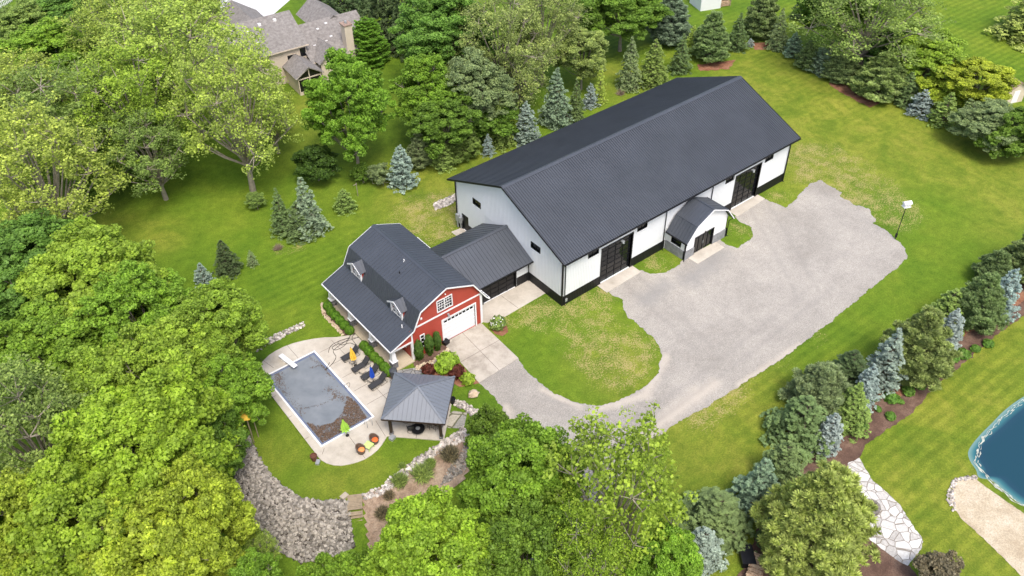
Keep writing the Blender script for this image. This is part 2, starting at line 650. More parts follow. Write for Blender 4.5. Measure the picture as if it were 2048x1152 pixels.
MT['sand'] = gravel_mat('beach_sand', (0.38, 0.30, 0.20), (0.50, 0.42, 0.30), (0.60, 0.52, 0.40), big=0.35, fine=8.0, bump=0.5)
MT['concrete'] = gravel_mat('broom_concrete', (0.40, 0.36, 0.30), (0.50, 0.455, 0.385), (0.56, 0.52, 0.45), big=0.35, fine=14.0, bump=0.12)
MT['old_concrete'] = gravel_mat('weathered_concrete', (0.27, 0.24, 0.20), (0.42, 0.38, 0.32), (0.50, 0.455, 0.39), big=0.45, fine=14.0, bump=0.15)
MT['porch_concrete'] = gravel_mat('tan_porch_concrete', (0.44, 0.37, 0.26), (0.50, 0.43, 0.31), (0.54, 0.47, 0.36), big=0.5, fine=14.0, bump=0.1)
MT['flag'] = flag_mat('white_flagstone', (0.40, 0.38, 0.35), (0.68, 0.66, 0.62), (0.27, 0.235, 0.19), 1.45, 0.035)
MT['grey_flag'] = flag_mat('grey_flagstone', (0.20, 0.20, 0.20), (0.34, 0.33, 0.30), (0.10, 0.09, 0.075), 1.4, 0.04)
MT['tan_flag'] = flag_mat('tan_flagstone', (0.22, 0.22, 0.20), (0.42, 0.38, 0.30), (0.13, 0.13, 0.07), 0.9, 0.06)
MT['roof'] = mat('charcoal_standing_seam', (0.052, 0.059, 0.072), 0.44, 0.0, 0.12, 0.35, spec=0.7)
MT['roof_seam'] = MT['roof']
MT['pav_roof'] = mat('slate_grey_metal', (0.150, 0.166, 0.190), 0.45, 0.0, 0.06, 0.5, spec=0.8)
MT['white_steel'] = mat('white_ribbed_steel', (0.74, 0.755, 0.77), 0.42, 0, 0.03, 0.5)
MT['white'] = mat('white_paint', (0.78, 0.78, 0.78), 0.5, 0, 0.04, 2.0)
MT['white_door'] = mat('white_steel_door', (0.74, 0.745, 0.76), 0.42, 0, 0.03, 0.8)
MT['black_steel'] = mat('black_ribbed_steel', (0.012, 0.012, 0.014), 0.4, 0, 0.1, 1.5, spec=0.3)
MT['black'] = mat('black_paint', (0.010, 0.010, 0.012), 0.45, 0, 0.15, 2.0, spec=0.3)
MT['red'] = mat('barn_red_siding', (0.385, 0.055, 0.035), 0.6, 0, 0.08, 0.7)
MT['stone'] = flag_mat('grey_ledgestone', (0.16, 0.16, 0.17), (0.30, 0.30, 0.30), (0.09, 0.09, 0.09), 3.5, 0.05)
MT['block'] = mat('split_face_block', (0.24, 0.245, 0.25), 0.85, 0, 0.25, 2.5, bump=0.8, bscale=14)
MT['dark_wood'] = mat('dark_stained_timber', (0.035, 0.020, 0.014), 0.6, 0, 0.3, 4)
MT['wood'] = mat('weathered_boards', (0.30, 0.235, 0.155), 0.8, 0, 0.2, 3, bump=0.4)
MT['log'] = mat('split_firewood', (0.23, 0.13, 0.075), 0.85, 0, 0.3, 5, col2=(0.52, 0.40, 0.27), bump=0.5)
MT['bark'] = mat('grey_brown_bark', (0.11, 0.085, 0.06), 0.9, 0, 0.3, 3, col2=(0.22, 0.18, 0.135), bump=0.8, bscale=12)
MT['pale_bark'] = mat('pale_grey_bark', (0.20, 0.17, 0.13), 0.9, 0, 0.3, 3, col2=(0.34, 0.30, 0.24), bump=0.6, bscale=12)
MT['rock'] = mat('fieldstone', (0.19, 0.175, 0.15), 0.85, 0, 0.3, 3.5, col2=(0.35, 0.33, 0.295), bump=0.5, bscale=8, detail=9)
MT['white_rock'] = mat('white_limestone_rock', (0.27, 0.245, 0.22), 0.85, 0, 0.3, 1.9, col2=(0.58, 0.55, 0.51), bump=0.5, bscale=8, detail=9)
for nm_ in ('rock', 'white_rock'):
    t_ = MT[nm_].node_tree
    b_ = t_.nodes['Principled BSDF']
    src_ = b_.inputs['Base Color'].links[0].from_socket
    a_ = nn(t_, 'ShaderNodeAttribute', attribute_name='v')
    r_ = nn(t_, 'ShaderNodeValToRGB')
    r_.color_ramp.elements[0].color = (.42, .40, .38, 1)
    r_.color_ramp.elements[1].color = (1.55, 1.5, 1.45, 1)
    t_.links.new(a_.outputs['Fac'], r_.inputs[0])
    x_ = nn(t_, 'ShaderNodeMix', data_type='RGBA', blend_type='MULTIPLY')
    x_.inputs['Factor'].default_value = 1.0
    t_.links.new(src_, x_.inputs['A'])
    t_.links.new(r_.outputs[0], x_.inputs['B'])
    t_.links.new(x_.outputs['Result'], b_.inputs['Base Color'])
MT['tan_rock'] = mat('tan_river_rock', (0.42, 0.31, 0.20), 0.8, 0, 0.3, 2, col2=(0.62, 0.52, 0.38), bump=0.4, bscale=10)
MT['cover'] = mat('pool_cover_vinyl', (0.155, 0.175, 0.195), 0.42, 0, 0.14, 0.5, col2=(0.235, 0.255, 0.275), detail=8)
MT['track'] = mat('blue_grey_liner', (0.14, 0.17, 0.25), 0.5, 0, 0.1, 2)
MT['debris'] = mat('dead_brown_leaves', (0.05, 0.032, 0.022), 0.9, 0, 0.3, 6, col2=(0.20, 0.13, 0.085))
MT['sling'] = mat('charcoal_sling_fabric', (0.035, 0.035, 0.038), 0.75, 0, 0.1, 8)
MT['bronze'] = mat('dark_bronze_frame', (0.022, 0.019, 0.016), 0.45, 0, 0.1, 5)
MT['beige_top'] = mat('beige_table_top', (0.42, 0.36, 0.28), 0.6, 0, 0.1, 5)
MT['yellow_cloth'] = mat('yellow_canvas', (0.80, 0.52, 0.06), 0.8, 0, 0.08, 6)
MT['blue_cloth'] = mat('royal_blue_canvas', (0.012, 0.075, 0.48), 0.75, 0, 0.1, 6)
MT['lime_cloth'] = mat('lime_canvas', (0.36, 0.60, 0.08), 0.8, 0, 0.08, 6)
MT['orange'] = mat('orange_cushion', (0.75, 0.15, 0.03), 0.8, 0, 0.1, 6)
MT['orange_pale'] = mat('faded_orange_cushion', (0.80, 0.28, 0.08), 0.8, 0, 0.1, 6)
MT['wicker'] = mat('brown_wicker', (0.13, 0.09, 0.065), 0.8, 0, 0.35, 30, bump=0.6, bscale=60)
MT['lime_top'] = mat('lime_table_paint', (0.52, 0.66, 0.22), 0.5, 0, 0.05, 6)
MT['rust'] = mat('rusty_steel', (0.12, 0.045, 0.025), 0.8, 0, 0.3, 9)
MT['grey'] = mat('grey_galvanised', (0.38, 0.40, 0.41), 0.4, 0.3, 0.1, 5)
MT['hose'] = mat('dark_rubber_hose', (0.06, 0.055, 0.045), 0.6, 0, 0.1, 5)
MT['beige_siding'] = mat('beige_lap_siding', (0.58, 0.50, 0.40), 0.7, 0, 0.05, 1)
MT['shingle'] = mat('grey_brown_shingles', (0.15, 0.135, 0.125), 0.9, 0, 0.35, 2.5, col2=(0.28, 0.26, 0.245), bump=0.6, bscale=9, detail=10)
MT['brown_shingle'] = mat('faded_brown_shingles', (0.24, 0.16, 0.12), 0.9, 0, 0.3, 3, col2=(0.36, 0.26, 0.21), bump=0.6, bscale=9, detail=10)
MT['drive_white'] = mat('bleached_concrete', (0.62, 0.61, 0.60), 0.8, 0, 0.08, 0.6)
MT['plastic'] = mat('dark_bin_plastic', (0.05, 0.055, 0.06), 0.5, 0, 0.1, 3)
MT['tuft_litter'] = mat('dead_brush', (0.24, 0.18, 0.13), 0.9, 0, 0.3, 8)
g = bpy.data.materials.new('dark_window_glass')
g.use_nodes = True
b_ = g.node_tree.nodes['Principled BSDF']
b_.inputs['Base Color'].default_value = (0.008, 0.009, 0.011, 1)
b_.inputs['Roughness'].default_value = 0.05
b_.inputs['Specular IOR Level'].default_value = 0.4
MT['glass'] = g
w_ = bpy.data.materials.new('pond_water')
w_.use_nodes = True
t_ = w_.node_tree
b_ = t_.nodes['Principled BSDF']
b_.inputs['Roughness'].default_value = 0.12
at_ = nn(t_, 'ShaderNodeAttribute', attribute_name='shallow')
cr_ = nn(t_, 'ShaderNodeValToRGB')
e_ = cr_.color_ramp.elements
e_.new(.3)
e_.new(.6)
for i_, (p_, c_) in enumerate(((0.0, (0.010, 0.050, 0.074)), (.4, (0.014, 0.052, 0.082)), (.72, (0.04, 0.15, 0.17)), (1.0, (0.16, 0.27, 0.24)))):
    e_[i_].position = p_
    e_[i_].color = (*c_, 1)
nz_ = nn(t_, 'ShaderNodeTexNoise')
nz_.inputs['Scale'].default_value = 0.6
nz_.inputs['Detail'].default_value = 8
ad_ = nn(t_, 'ShaderNodeMath', operation='MULTIPLY_ADD')
ad_.inputs[1].default_value = 0.5
t_.links.new(nz_.outputs['Fac'], ad_.inputs[0])
sb_ = nn(t_, 'ShaderNodeMath', operation='SUBTRACT')
sb_.inputs[1].default_value = 0.25
t_.links.new(at_.outputs['Fac'], sb_.inputs[0])
t_.links.new(sb_.outputs[0], ad_.inputs[2])
t_.links.new(ad_.outputs[0], cr_.inputs[0])
t_.links.new(cr_.outputs[0], b_.inputs['Base Color'])
MT['water'] = w_
LEAF = leaf_mat('broadleaf_foliage')
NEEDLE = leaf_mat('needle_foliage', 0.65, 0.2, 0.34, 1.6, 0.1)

# ------------------------------------------------------------------ ground
def blobs(lst):
    return [(G(a, b).x, G(a, b).y, r) for a, b, r in lst]


STRAW = blobs([(1150, 615, 3.2), (1210, 585, 2.6), (1180, 640, 3), (1250, 700, 5), (1225, 745, 4), (1180, 690, 4), (1290, 690, 2.5), (1080, 620, 3), (1045, 640, 2),
               (880, 440, 5), (840, 440, 5), (900, 455, 4), (910, 420, 3), (830, 415, 4), (900, 395, 3), (1320, 525, 3), (1305, 515, 2.5), (1475, 455, 2.5), (1495, 470, 2),
               (1550, 395, 3.5), (1620, 310, 6), (1690, 350, 7), (1740, 400, 6), (1650, 340, 5), (1790, 430, 5), (1480, 770, 3), (1440, 800, 3), (1560, 720, 2.5), (1390, 840, 3),
               (560, 500, 2.2), (600, 495, 2), (1640, 680, 2.5), (1120, 640, 3.5), (1000, 650, 2), (1960, 770, 1.5)])
DRY = blobs([(1880, 800, 7), (1950, 740, 7), (1850, 950, 6), (1880, 1050, 6), (2000, 650, 6), (1960, 1100, 5), (1480, 850, 6), (1560, 790, 5), (1150, 700, 4), (1250, 740, 4), (1650, 230, 12), (1750, 300, 14), (1850, 300, 14), (1950, 320, 16), (1600, 180, 12), (1700, 360, 10), (870, 400, 10), (330, 470, 4), (220, 450, 5),
             (1300, 1000, 10), (1440, 880, 6), (2000, 400, 12), (1560, 140, 10), (920, 350, 9), (690, 960, 4), (560, 900, 3), (1380, 960, 8), (1240, 160, 8), (620, 230, 9)])
STRIPE = blobs([(1900, 100, 26), (1980, 80, 30), (1180, 60, 16), (1950, 850, 10), (1850, 950, 8), (1700, 40, 26), (1950, 720, 8), (1880, 1050, 8), (1500, 800, 8), (1650, 690, 8), (600, 560, 9)])
LUSH = blobs([(1750, 470, 10), (1850, 430, 8), (1120, 680, 4), (1280, 1010, 4)])
POOLR = (-28.61, -0.375, 5.22, 10.78)


def fall(lst, x, y):
    s = 0.0
    for a, b, r in lst:
        d = ((x - a) ** 2 + (y - b) ** 2) / (r * r)
        if d < 4: s += math.exp(-d * 1.5)
    return min(1.0, s)


def axis(lo, hi, f0, f1, far0, far1, fine, coarse):
    a = [far0, far0 * .5 + lo * .5]
    x = lo
    while x < hi:
        a.append(x)
        x += fine if f0 <= x < f1 else coarse
    a += [hi, far1 * .4 + hi * .6, far1]
    return a


xs = axis(-66, 130, -45, -10, -700, 900, 0.6, 1.8)
ys = axis(-56, 150, -26, 14, -700, 900, 0.6, 1.8)
nx, ny = len(xs), len(ys)
gv = []
att = {'straw': [], 'dry': [], 'stripe': []}
px0, py0, pw, pl = POOLR
for y in ys:
    for x in xs:
        z = height(x, y)
        if px0 - .5 < x < px0 + pw + .5 and py0 - .5 < y < py0 + pl + .5: z = -0.6
        gv.append((x, y, z))
        att['straw'].append(fall(STRAW, x, y))
        att['dry'].append(max(0.0, fall(DRY, x, y) - fall(LUSH, x, y)))
        att['stripe'].append(fall(STRIPE, x, y))
gf = [(j * nx + i, j * nx + i + 1, (j + 1) * nx + i + 1, (j + 1) * nx + i) for j in range(ny - 1) for i in range(nx - 1)]
me = bpy.data.meshes.new('ground')
me.from_pydata(gv, [], gf)
for k, v in att.items():
    a = me.attributes.new(k, 'FLOAT', 'POINT')
    a.data.foreach_set('value', v)
me.materials.append(MT['lawn'])
me.polygons.foreach_set('use_smooth', [True] * len(gf))
ground = bpy.data.objects.new('ground', me)
COL.objects.link(ground)
tag(ground, kind='structure')


def smooth_loop(pts, n=6):
    r = []
    k = len(pts)
    for i in range(k):
        p0, p1, p2, p3 = [Vector(pts[(i + j - 1) % k]) for j in range(4)]
        for q in range(n):
            t = q / n
            r.append(tuple(0.5 * ((2 * p1) + (-p0 + p2) * t + (2 * p0 - 5 * p1 + 4 * p2 - p3) * t * t + (-p0 + 3 * p1 - 3 * p2 + p3) * t ** 3)))
    return r


def ragged(pts, step=0.25, amp=0.12, seed=0, sc=1.3):
    r = []
    k = len(pts)
    for i in range(k):
        a, b = Vector(pts[i]), Vector(pts[(i + 1) % k])
        d = b - a
        n = max(1, int(d.length / step))
        nm = Vector((-d.y, d.x)).normalized() if d.length > 0 else Vector((0, 0))
        for q in range(n):
            p = a + d * (q / n)
            w = noise.noise(Vector((p.x * sc, p.y * sc, seed))) + 0.6 * noise.noise(Vector((p.x * sc * 3.1, p.y * sc * 3.1, seed + 5)))
            r.append(tuple(p + nm * (w * amp)))
    return r


def ccw(pts):
    a = sum(pts[i][0] * pts[(i + 1) % len(pts)][1] - pts[(i + 1) % len(pts)][0] * pts[i][1] for i in range(len(pts)))
    return pts if a > 0 else pts[::-1]


def sheet(name, pts, m, top, thick=0.0, holes=(), parent=None):
    mb = MB()
    mb.plate((0, 0, top), (1, 0, 0), (0, 1, 0), ccw(list(pts)), [ccw(list(h))[::-1] for h in holes], max(thick, 0.002))
    return mb.build(name, m, parent)


def inside(p, poly):
    x, y = p
    c = False
    n = len(poly)
    for i in range(n):
        x1, y1 = poly[i]
        x2, y2 = poly[(i + 1) % n]
        if (y1 > y) != (y2 > y) and x < (x2 - x1) * (y - y1) / (y2 - y1) + x1: c = not c
    return c


# gravel yard and drive, with the lawn island left open
GRAVEL = [(958, 765), (1036, 717), (1048, 737), (1072, 757), (1110, 789), (1160, 808), (1203, 812), (1243, 800), (1287, 774), (1315, 745), (1325, 710), (1314, 684), (1284, 655),
          (1250, 626), (1243, 600), (1215, 583), (1282, 541), (1302, 548), (1332, 545), (1352, 533), (1362, 525), (1381, 510), (1440, 478), (1450, 489), (1474, 497), (1492, 486), (1508, 470), (1502, 455),
          (1478, 441), (1470, 434), (1527, 398), (1552, 407), (1570, 415), (1592, 400), (1600, 386), (1620, 368), (1640, 361), (1665, 375), (1684, 385), (1680, 393), (1700, 405), (1711, 410), (1722, 412), (1738, 416), (1742, 428), (1752, 437), (1746, 447), (1768, 458),
          (1786, 474), (1806, 490), (1817, 512), (1800, 532), (1762, 560), (1702, 610), (1640, 660), (1562, 718), (1482, 770), (1402, 820), (1330, 862), (1290, 890), (1240, 950), (1180, 1020), (1130, 1100), (1080, 1220), (900, 1260), (940, 1152),
          (985, 1040), (1030, 930), (1036, 870), (1010, 826), (985, 790), (965, 772)]
GP = gxy(GRAVEL)
gpath = sheet('gravel_road', ragged(GP, 0.12, 0.24, 3, 1.1), MT['gravel'], 0.012)
tag(gpath, kind='structure')
# concrete slabs
def slab(name, pts, m, top, thick, joints=(), z=None):
    o = sheet(name, pts, m, top, thick)
    tag(o, kind='structure')
    return o


rc = [(-12.9, 3.35), (-8.0, 3.35), (-8.3, -3.45), (-14.3, -4.3)]
JOINT = mat('dark_joint', (0.12, 0.10, 0.085), 0.9)


def joints(segs, top, name='pavement_joint'):
    mb = MB()
    for a, b in segs: mb.bar((*a, top), (*b, top), 0.035, 0.006)
    tag(mb.build(name, JOINT), kind='structure')


# drive of the red barn: photo shows a trapezoid pad
dp = gxy([(886, 686), (962, 646), (1037, 717), (958, 766)])
slab('driveway', dp, MT['old_concrete'], 0.05, 0.15)
a_, b_, c_, d_ = [Vector(p) for p in dp]
joints([(a_.lerp(d_, .5), b_.lerp(c_, .5)), (a_.lerp(b_, .5), d_.lerp(c_, .5))], 0.0515)
slab('pavement', [(-8.2, 5.4), (0.0, 5.4), (0.0, 2.6), (-5.65, 2.45), (-7.6, 2.9), (-7.9, 3.3), (-7.9, 5.4)][1:] + [(-7.9, 5.4)], MT['concrete'], 0.046, 0.15)
joints([((-3.9, 5.3), (-3.75, 2.6))], 0.0475)
slab('pavement', [(5.05, 0.0), (10.3, 0.0), (10.3, -1.35), (5.05, -1.5)], MT['concrete'], 0.05, 0.15)
slab('pavement', [(26.3, 0.0), (31.6, 0.0), (31.6, -1.1), (26.2, -1.4)], MT['concrete'], 0.05, 0.15)
slab('pavement', [(16.0, -2.9), (20.6, -2.9), (20.55, -4.3), (16.05, -4.35)], MT['concrete'], 0.05, 0.15)
slab('pavement', [(0.0, 15.7), (0.0, 17.6), (-1.4, 17.7), (-1.4, 15.7)], MT['concrete'], 0.05, 0.15)

# pool deck with the pool hole
deck = gxy([(700, 672), (673, 675), (628, 678), (587, 687), (552, 702), (526, 723), (516, 740), (516, 752), (530, 775), (628, 903), (640, 918), (653, 928), (680, 932), (715, 925), (743, 911), (764, 890), (778, 868), (900, 868), (880, 770), (795, 758)])
deck = [p for p in deck]
deck_s = smooth_loop(deck[2:14], 4) if False else deck
hole = [(px0, py0), (px0 + pw, py0), (px0 + pw, py0 + pl), (px0, py0 + pl)]
deck2 = deck[:18][:-1] + [(-23.3, -3.1), (-20.0, -1.0), (-18.9, 2.6), (-18.9, 3.3), (-19.0, 16.0)][:4]
deck2 = gxy([(673, 675), (650, 675.5), (628, 678), (607, 682), (587, 687), (568, 694), (552, 702), (538, 711), (526, 723), (519, 732), (515, 742), (516, 752), (522, 764), (628, 903), (634, 912), (643, 921), (653, 927), (667, 931), (682, 932), (700, 929), (715, 925), (730, 919), (743, 911), (755, 901), (764, 890), (774, 874)]) + [(-20.0, -3.2), (-18.9, 2.3), (-18.9, 10.0)]
o = sheet('pool_deck', deck2, MT['concrete'], 0.06, 0.4, [hole])
tag(o, kind='structure')
js = []
for yy in (1.2, 3.4, 5.6, 7.8, 10.0): js.append(((px0 + pw + 0.4, yy), (-18.95, yy)))
js += [((-21.2, -3.4), (-21.2, 10.8)), ((-28.6, -.8), (-29.1, -1.3)), ((-26.2, -0.8), (-26.4, -4.0)), ((-23.4, -1), (-23.7, -3.1)), ((-25.0, 10.6), (-25.0, 13.0)), ((-27.5, 11.0), (-27.9, 13.0))]
for yy in (1.2, 4.4, 7.6): js.append(((px0 - 0.4, yy), (px0 - 0.95, yy)))
joints(js, 0.0615)
porch = [(-18.85, 3.0), (-16.4, 3.0), (-16.4, 16.0), (-18.85, 16.0)]
slab('porch_floor_slab', porch, MT['porch_concrete'], 0.12, 0.3)
pc = Vector((-19.95, -3.28))
S_ = 3.55
pslab = [(pc.x, pc.y - S_), (pc.x + S_, pc.y), (pc.x, pc.y + S_), (pc.x - S_, pc.y)]
slab('pavilion_floor_slab', pslab, MT['concrete'], 0.10, 0.4)
joints([((pc.x - S_ / 2, pc.y - S_ / 2), (pc.x + S_ / 2, pc.y + S_ / 2)), ((pc.x + S_ / 2, pc.y - S_ / 2), (pc.x - S_ / 2, pc.y + S_ / 2))], 0.1015)

# coping, liner track and cover of the pool
t = empty('swimming_pool', (px0 + pw / 2, py0 + pl / 2, 0), 0, 'rectangular swimming pool under a sagging grey winter cover littered with leaves', 'pool')
ox, oy = px0 + pw / 2, py0 + pl / 2
mb = MB()
cw = 0.16
for (x0, y0, x1, y1) in ((-pw / 2 - cw, -pl / 2 - cw, pw / 2 + cw, -pl / 2), (-pw / 2 - cw, pl / 2, pw / 2 + cw, pl / 2 + cw), (-pw / 2 - cw, -pl / 2, -pw / 2, pl / 2), (pw / 2, -pl / 2, pw / 2 + cw, pl / 2)):
    mb.box(x0, y0, 0.03, x1, y1, 0.085)
mb.build('coping', MT['white'], t)
mb = MB()
for (x0, y0, x1, y1) in ((-pw / 2, -pl / 2, pw / 2, -pl / 2 + .22), (-pw / 2, pl / 2 - .22, pw / 2, pl / 2), (-pw / 2, -pl / 2 + .22, -pw / 2 + .2, pl / 2 - .22), (pw / 2 - .2, -pl / 2 + .22, pw / 2, pl / 2 - .22)):
    mb.box(x0, y0, -0.5, x1, y1, 0.02)
mb.build('liner_rim', MT['track'], t)
mb = MB()
n1, n2 = 30, 60
v, f = [], []
for j in range(n2 + 1):
    for i in range(n1 + 1):
        u, w = i / n1, j / n2
        x = -pw / 2 + .2 + (pw - .4) * u
        y = -pl / 2 + .22 + (pl - .44) * w
        sag = -0.16 * (math.sin(math.pi * u) ** .5) * (math.sin(math.pi * w) ** .5)
        wr = 0.035 * noise.noise(Vector((x * 0.8 + y * .5, y * 0.5, 3))) + 0.015 * abs(noise.noise(Vector((x * 1.5, y * 2.2, 9))))
        v.append((x, y, 0.0 + sag + (wr if 0 < i < n1 and 0 < j < n2 else 0)))
for j in range(n2):
    for i in range(n1):
        k = j * (n1 + 1) + i
        f.append((k, k + 1, k + n1 + 2, k + n1 + 1))
mb.add(v, f)
mb.build('cover', MT['cover'], t, smooth=True)


def cover_z(x, y):
    u = (x - px0 - .2) / (pw - .4)
    w = (y - py0 - .22) / (pl - .44)
    if not (0 < u < 1 and 0 < w < 1): return None
    return -0.16 * (math.sin(math.pi * u) ** .5) * (math.sin(math.pi * w) ** .5) + 0.04


rnd = random.Random(5)
DEB = gxy([(611, 845), (639, 851), (666, 845), (684, 826), (692, 803), (693, 792), (700, 795), (712, 803), (735, 838), (695, 866), (640, 888), (613, 850)])
STREAK = [gxy([(552, 748), (560, 770), (575, 790), (590, 812), (605, 830)]), gxy([(655, 775), (672, 788), (690, 800)]), gxy([(600, 817), (640, 808), (668, 795), (672, 790)]), gxy([(560, 770), (557, 755), (552, 742)]),
          gxy([(608, 705), (630, 722), (655, 738)]), gxy([(620, 735), (640, 730), (650, 738), (662, 735)]), gxy([(640, 722), (655, 745), (668, 760)])]
mb = MB()


def leaflet(x, y, z, s):
    a = rnd.uniform(0, 6.28)
    tl = rnd.uniform(-.5, .5)
    c, q = math.cos(a), math.sin(a)
    mb.add([(x + c * s, y + q * s, z + tl * s), (x - q * s * .6, y + c * s * .6, z + .02), (x - c * s, y - q * s, z - tl * s + .01), (x + q * s * .6, y - c * s * .6, z + .01)], [(0, 1, 2, 3)])


cnt = 0
while cnt < 9000:
    x, y = rnd.uniform(px0, px0 + pw), rnd.uniform(py0, py0 + 4.6)
    z = cover_z(x, y)
    if z is None: continue
    ok = inside((x, y), DEB)
    dens = 0.5 + noise.noise(Vector((x * 1.6, y * 1.6, 2)))
    if ok and rnd.random() < dens + .45: leaflet(x, y, z + rnd.uniform(0, .04), rnd.uniform(.03, .075))
    cnt += 1
for si, st in enumerate(STREAK):
    w = 0.24 if si in (0, 1, 3) else .07
    n = 260 if si in (0, 1, 3) else 90
    for k in range(n):
        q = rnd.uniform(0, len(st) - 1.001)
        i = int(q)
        a, b = Vector(st[i]), Vector(st[i + 1])
        p = a.lerp(b, q - i)
        x, y = p.x + rnd.gauss(0, w), p.y + rnd.gauss(0, w)
        z = cover_z(x, y)
        if z is not None: leaflet(x, y, z, rnd.uniform(.02, .06))
o = mb.build('fallen_leaves', MT['debris'])
tag(o, 'brown dead leaves heaped on the south end of the pool cover', 'leaves', kind='stuff')

# ------------------------------------------------------------------ beds and mulch
def bed(name, pix, m, top=0.02, jag=0.08, seed=1):
    o = sheet(name, ragged(gxy(pix), 0.2, jag, seed), m, top)
    return tag(o, kind='structure')


bed('mulch_path', [(641, 615), (650, 610), (663, 615), (712, 660), (708, 673), (690, 672), (660, 640), (645, 628)], MT['mulch'], 0.024)
bed('mulch_path', [(716, 692), (724, 685), (795, 742), (790, 760), (780, 757), (740, 720)], MT['red_mulch'], 0.075, 0.04)
bed('mulch_path', [(826, 724), (880, 690), (893, 690), (897, 700), (862, 722), (830, 735)], MT['mulch'], 0.03)
bed('mulch_path', [(845, 740), (880, 705), (895, 702), (958, 766), (920, 775), (905, 765), (860, 752)], MT['red_mulch'], 0.024)
bed('mulch_path', [(980, 655), (992, 640), (1012, 650), (1017, 665), (1005, 672), (990, 668)], MT['red_mulch'], 0.03)
bed('stone_path', [(778, 757), (792, 742), (833, 736), (866, 724), (894, 700), (900, 708), (868, 742), (830, 752), (795, 790), (782, 775)], MT['grey_flag'], 0.066, 0.04)
bed('stone_path', [(899, 826), (908, 822), (934, 826), (928, 858), (896, 856), (892, 850)], MT['tan_flag'], 0.03, 0.03)
# right-hand tree bed
bed('mulch_path', [(2070, 560), (2048, 632), (1990, 672), (1925, 730), (1890, 755), (1810, 838), (1770, 862), (1730, 890), (1718, 925), (1700, 960), (1755, 1040), (1840, 1160), (1800, 1250), (1400, 1250), (1500, 1120), (1520, 1010), (1560, 960),
                   (1640, 900), (1690, 840), (1740, 770), (1790, 740), (1860, 680), (1960, 620), (2020, 575)], MT['mulch'], 0.02, 0.2)
bed('red_mulch_path', [(2060, 590), (2000, 640), (1940, 665), (1900, 690), (1875, 705), (1900, 670), (1960, 625), (2040, 580)], MT['red_mulch'], 0.026, 0.25, 4)
bed('red_mulch_path', [(1750, 772), (1790, 762), (1815, 775), (1800, 800), (1765, 800)], MT['red_mulch'], 0.026, 0.3, 5)
bed('red_mulch_path', [(1660, 155), (1700, 175), (1760, 205), (1740, 215), (1700, 195), (1660, 172)], MT['red_mulch'], 0.026, 0.3, 6)
bed('red_mulch_path', [(1395, 130), (1470, 120), (1460, 138), (1400, 142)], MT['red_mulch'], 0.026, 0.3, 6)
bed('red_mulch_path', [(1500, 85), (1540, 85), (1550, 100), (1510, 100)], MT['red_mulch'], 0.026, 0.3, 6)
FLAG = [(1697, 925), (1718, 916), (1740, 955), (1800, 1010), (1848, 1085), (1835, 1110), (1815, 1132), (1790, 1120), (1740, 1080), (1725, 1020), (1700, 980), (1690, 945)]
bed('flagstone_path', FLAG, MT['flag'], 0.034, 0.12, 9)
# pond and beach
POND = gxy([(2048, 793), (2010, 820), (1985, 845), (1962, 868), (1945, 888), (1936, 905), (1940, 922), (1952, 940), (1958, 955), (1985, 962), (2010, 985), (2048, 1012), (2200, 1100), (2400, 1000), (2300, 760), (2120, 755)])
PONDS = smooth_loop(POND, 4)
mb = MB()
cen = Vector(G(2180, 900)[:2])
v, f, sh = [], [], []
RN = 26
for k in range(RN + 1):
    q = 1 - (k / RN) ** 1.6
    for p in PONDS:
        pp = cen.lerp(Vector(p), q)
        v.append((pp.x, pp.y, 0.016))
        d = (Vector(p) - pp).length
        sh.append(max(0.0, 1 - d / 1.5))
n = len(PONDS)
for k in range(RN):
    for i in range(n): f.append((k * n + i, k * n + (i + 1) % n, (k + 1) * n + (i + 1) % n, (k + 1) * n + i))
mb.add(v, f)
o = mb.build('water', MT['water'])
a = o.data.attributes.new('shallow', 'FLOAT', 'POINT')
a.data.foreach_set('value', sh)
tag(o, kind='structure')
bed('sand_beach', [(1903, 978), (1915, 958), (1930, 953), (1952, 958), (1972, 975), (2000, 995), (2060, 1035), (2150, 1100), (2200, 1200), (2050, 1160), (1975, 1085), (1920, 1035), (1900, 1005)], MT['sand'], 0.028, 0.12, 3)
# pale scum line floating along the pond edge
SCUM = mat('pond_foam', (0.42, 0.44, 0.37), 0.8, 0, 0.3, 3)
mb = MB()
edge = gxy([(2048, 800), (2000, 840), (1975, 868), (1958, 890), (1955, 915), (1950, 925), (1966, 945), (1975, 958), (2000, 978), (2030, 1002), (2056, 1018)])
for strand in range(3):
    fp = []
    for i in range(len(edge) - 1):
        a, b = Vector(edge[i]), Vector(edge[i + 1])
        n_ = max(2, int((b - a).length / .08))
        for q in range(n_): fp.append(a.lerp(b, q / n_))
    v, f = [], []
    for i, p in enumerate(fp):
        d = (fp[min(i + 1, len(fp) - 1)] - fp[max(i - 1, 0)]).normalized()
        nm = Vector((-d.y, d.x))
        w = noise.noise(Vector((p.x * 1.3, p.y * 1.3, strand * 7.0))) * .22 + (strand - 1) * .10
        hw = max(.0, .015 + .06 * noise.noise(Vector((p.x * 2.5, p.y * 2.5, 4 + strand)))) * (1.8 if i > len(fp) * .45 else 1)
        v += [(*(p + nm * (w - hw)), .030 + strand * .002), (*(p + nm * (w + hw)), .030 + strand * .002)]
    for i in range(len(fp) - 1): f.append((2 * i, 2 * i + 2, 2 * i + 3, 2 * i + 1))
    mb.add(v, f)
tag(mb.build('pond_foam', SCUM), 'pale foam line drifting along the pond edge', 'foam', kind='stuff')
DR = gxy([(400, -60), (430, 5), (470, 60), (500, 60), (540, 45), (548, 28), (580, 0), (640, -60)])
tag(sheet('driveway', DR, MT['drive_white'], 0.03, 0.1), kind='structure')


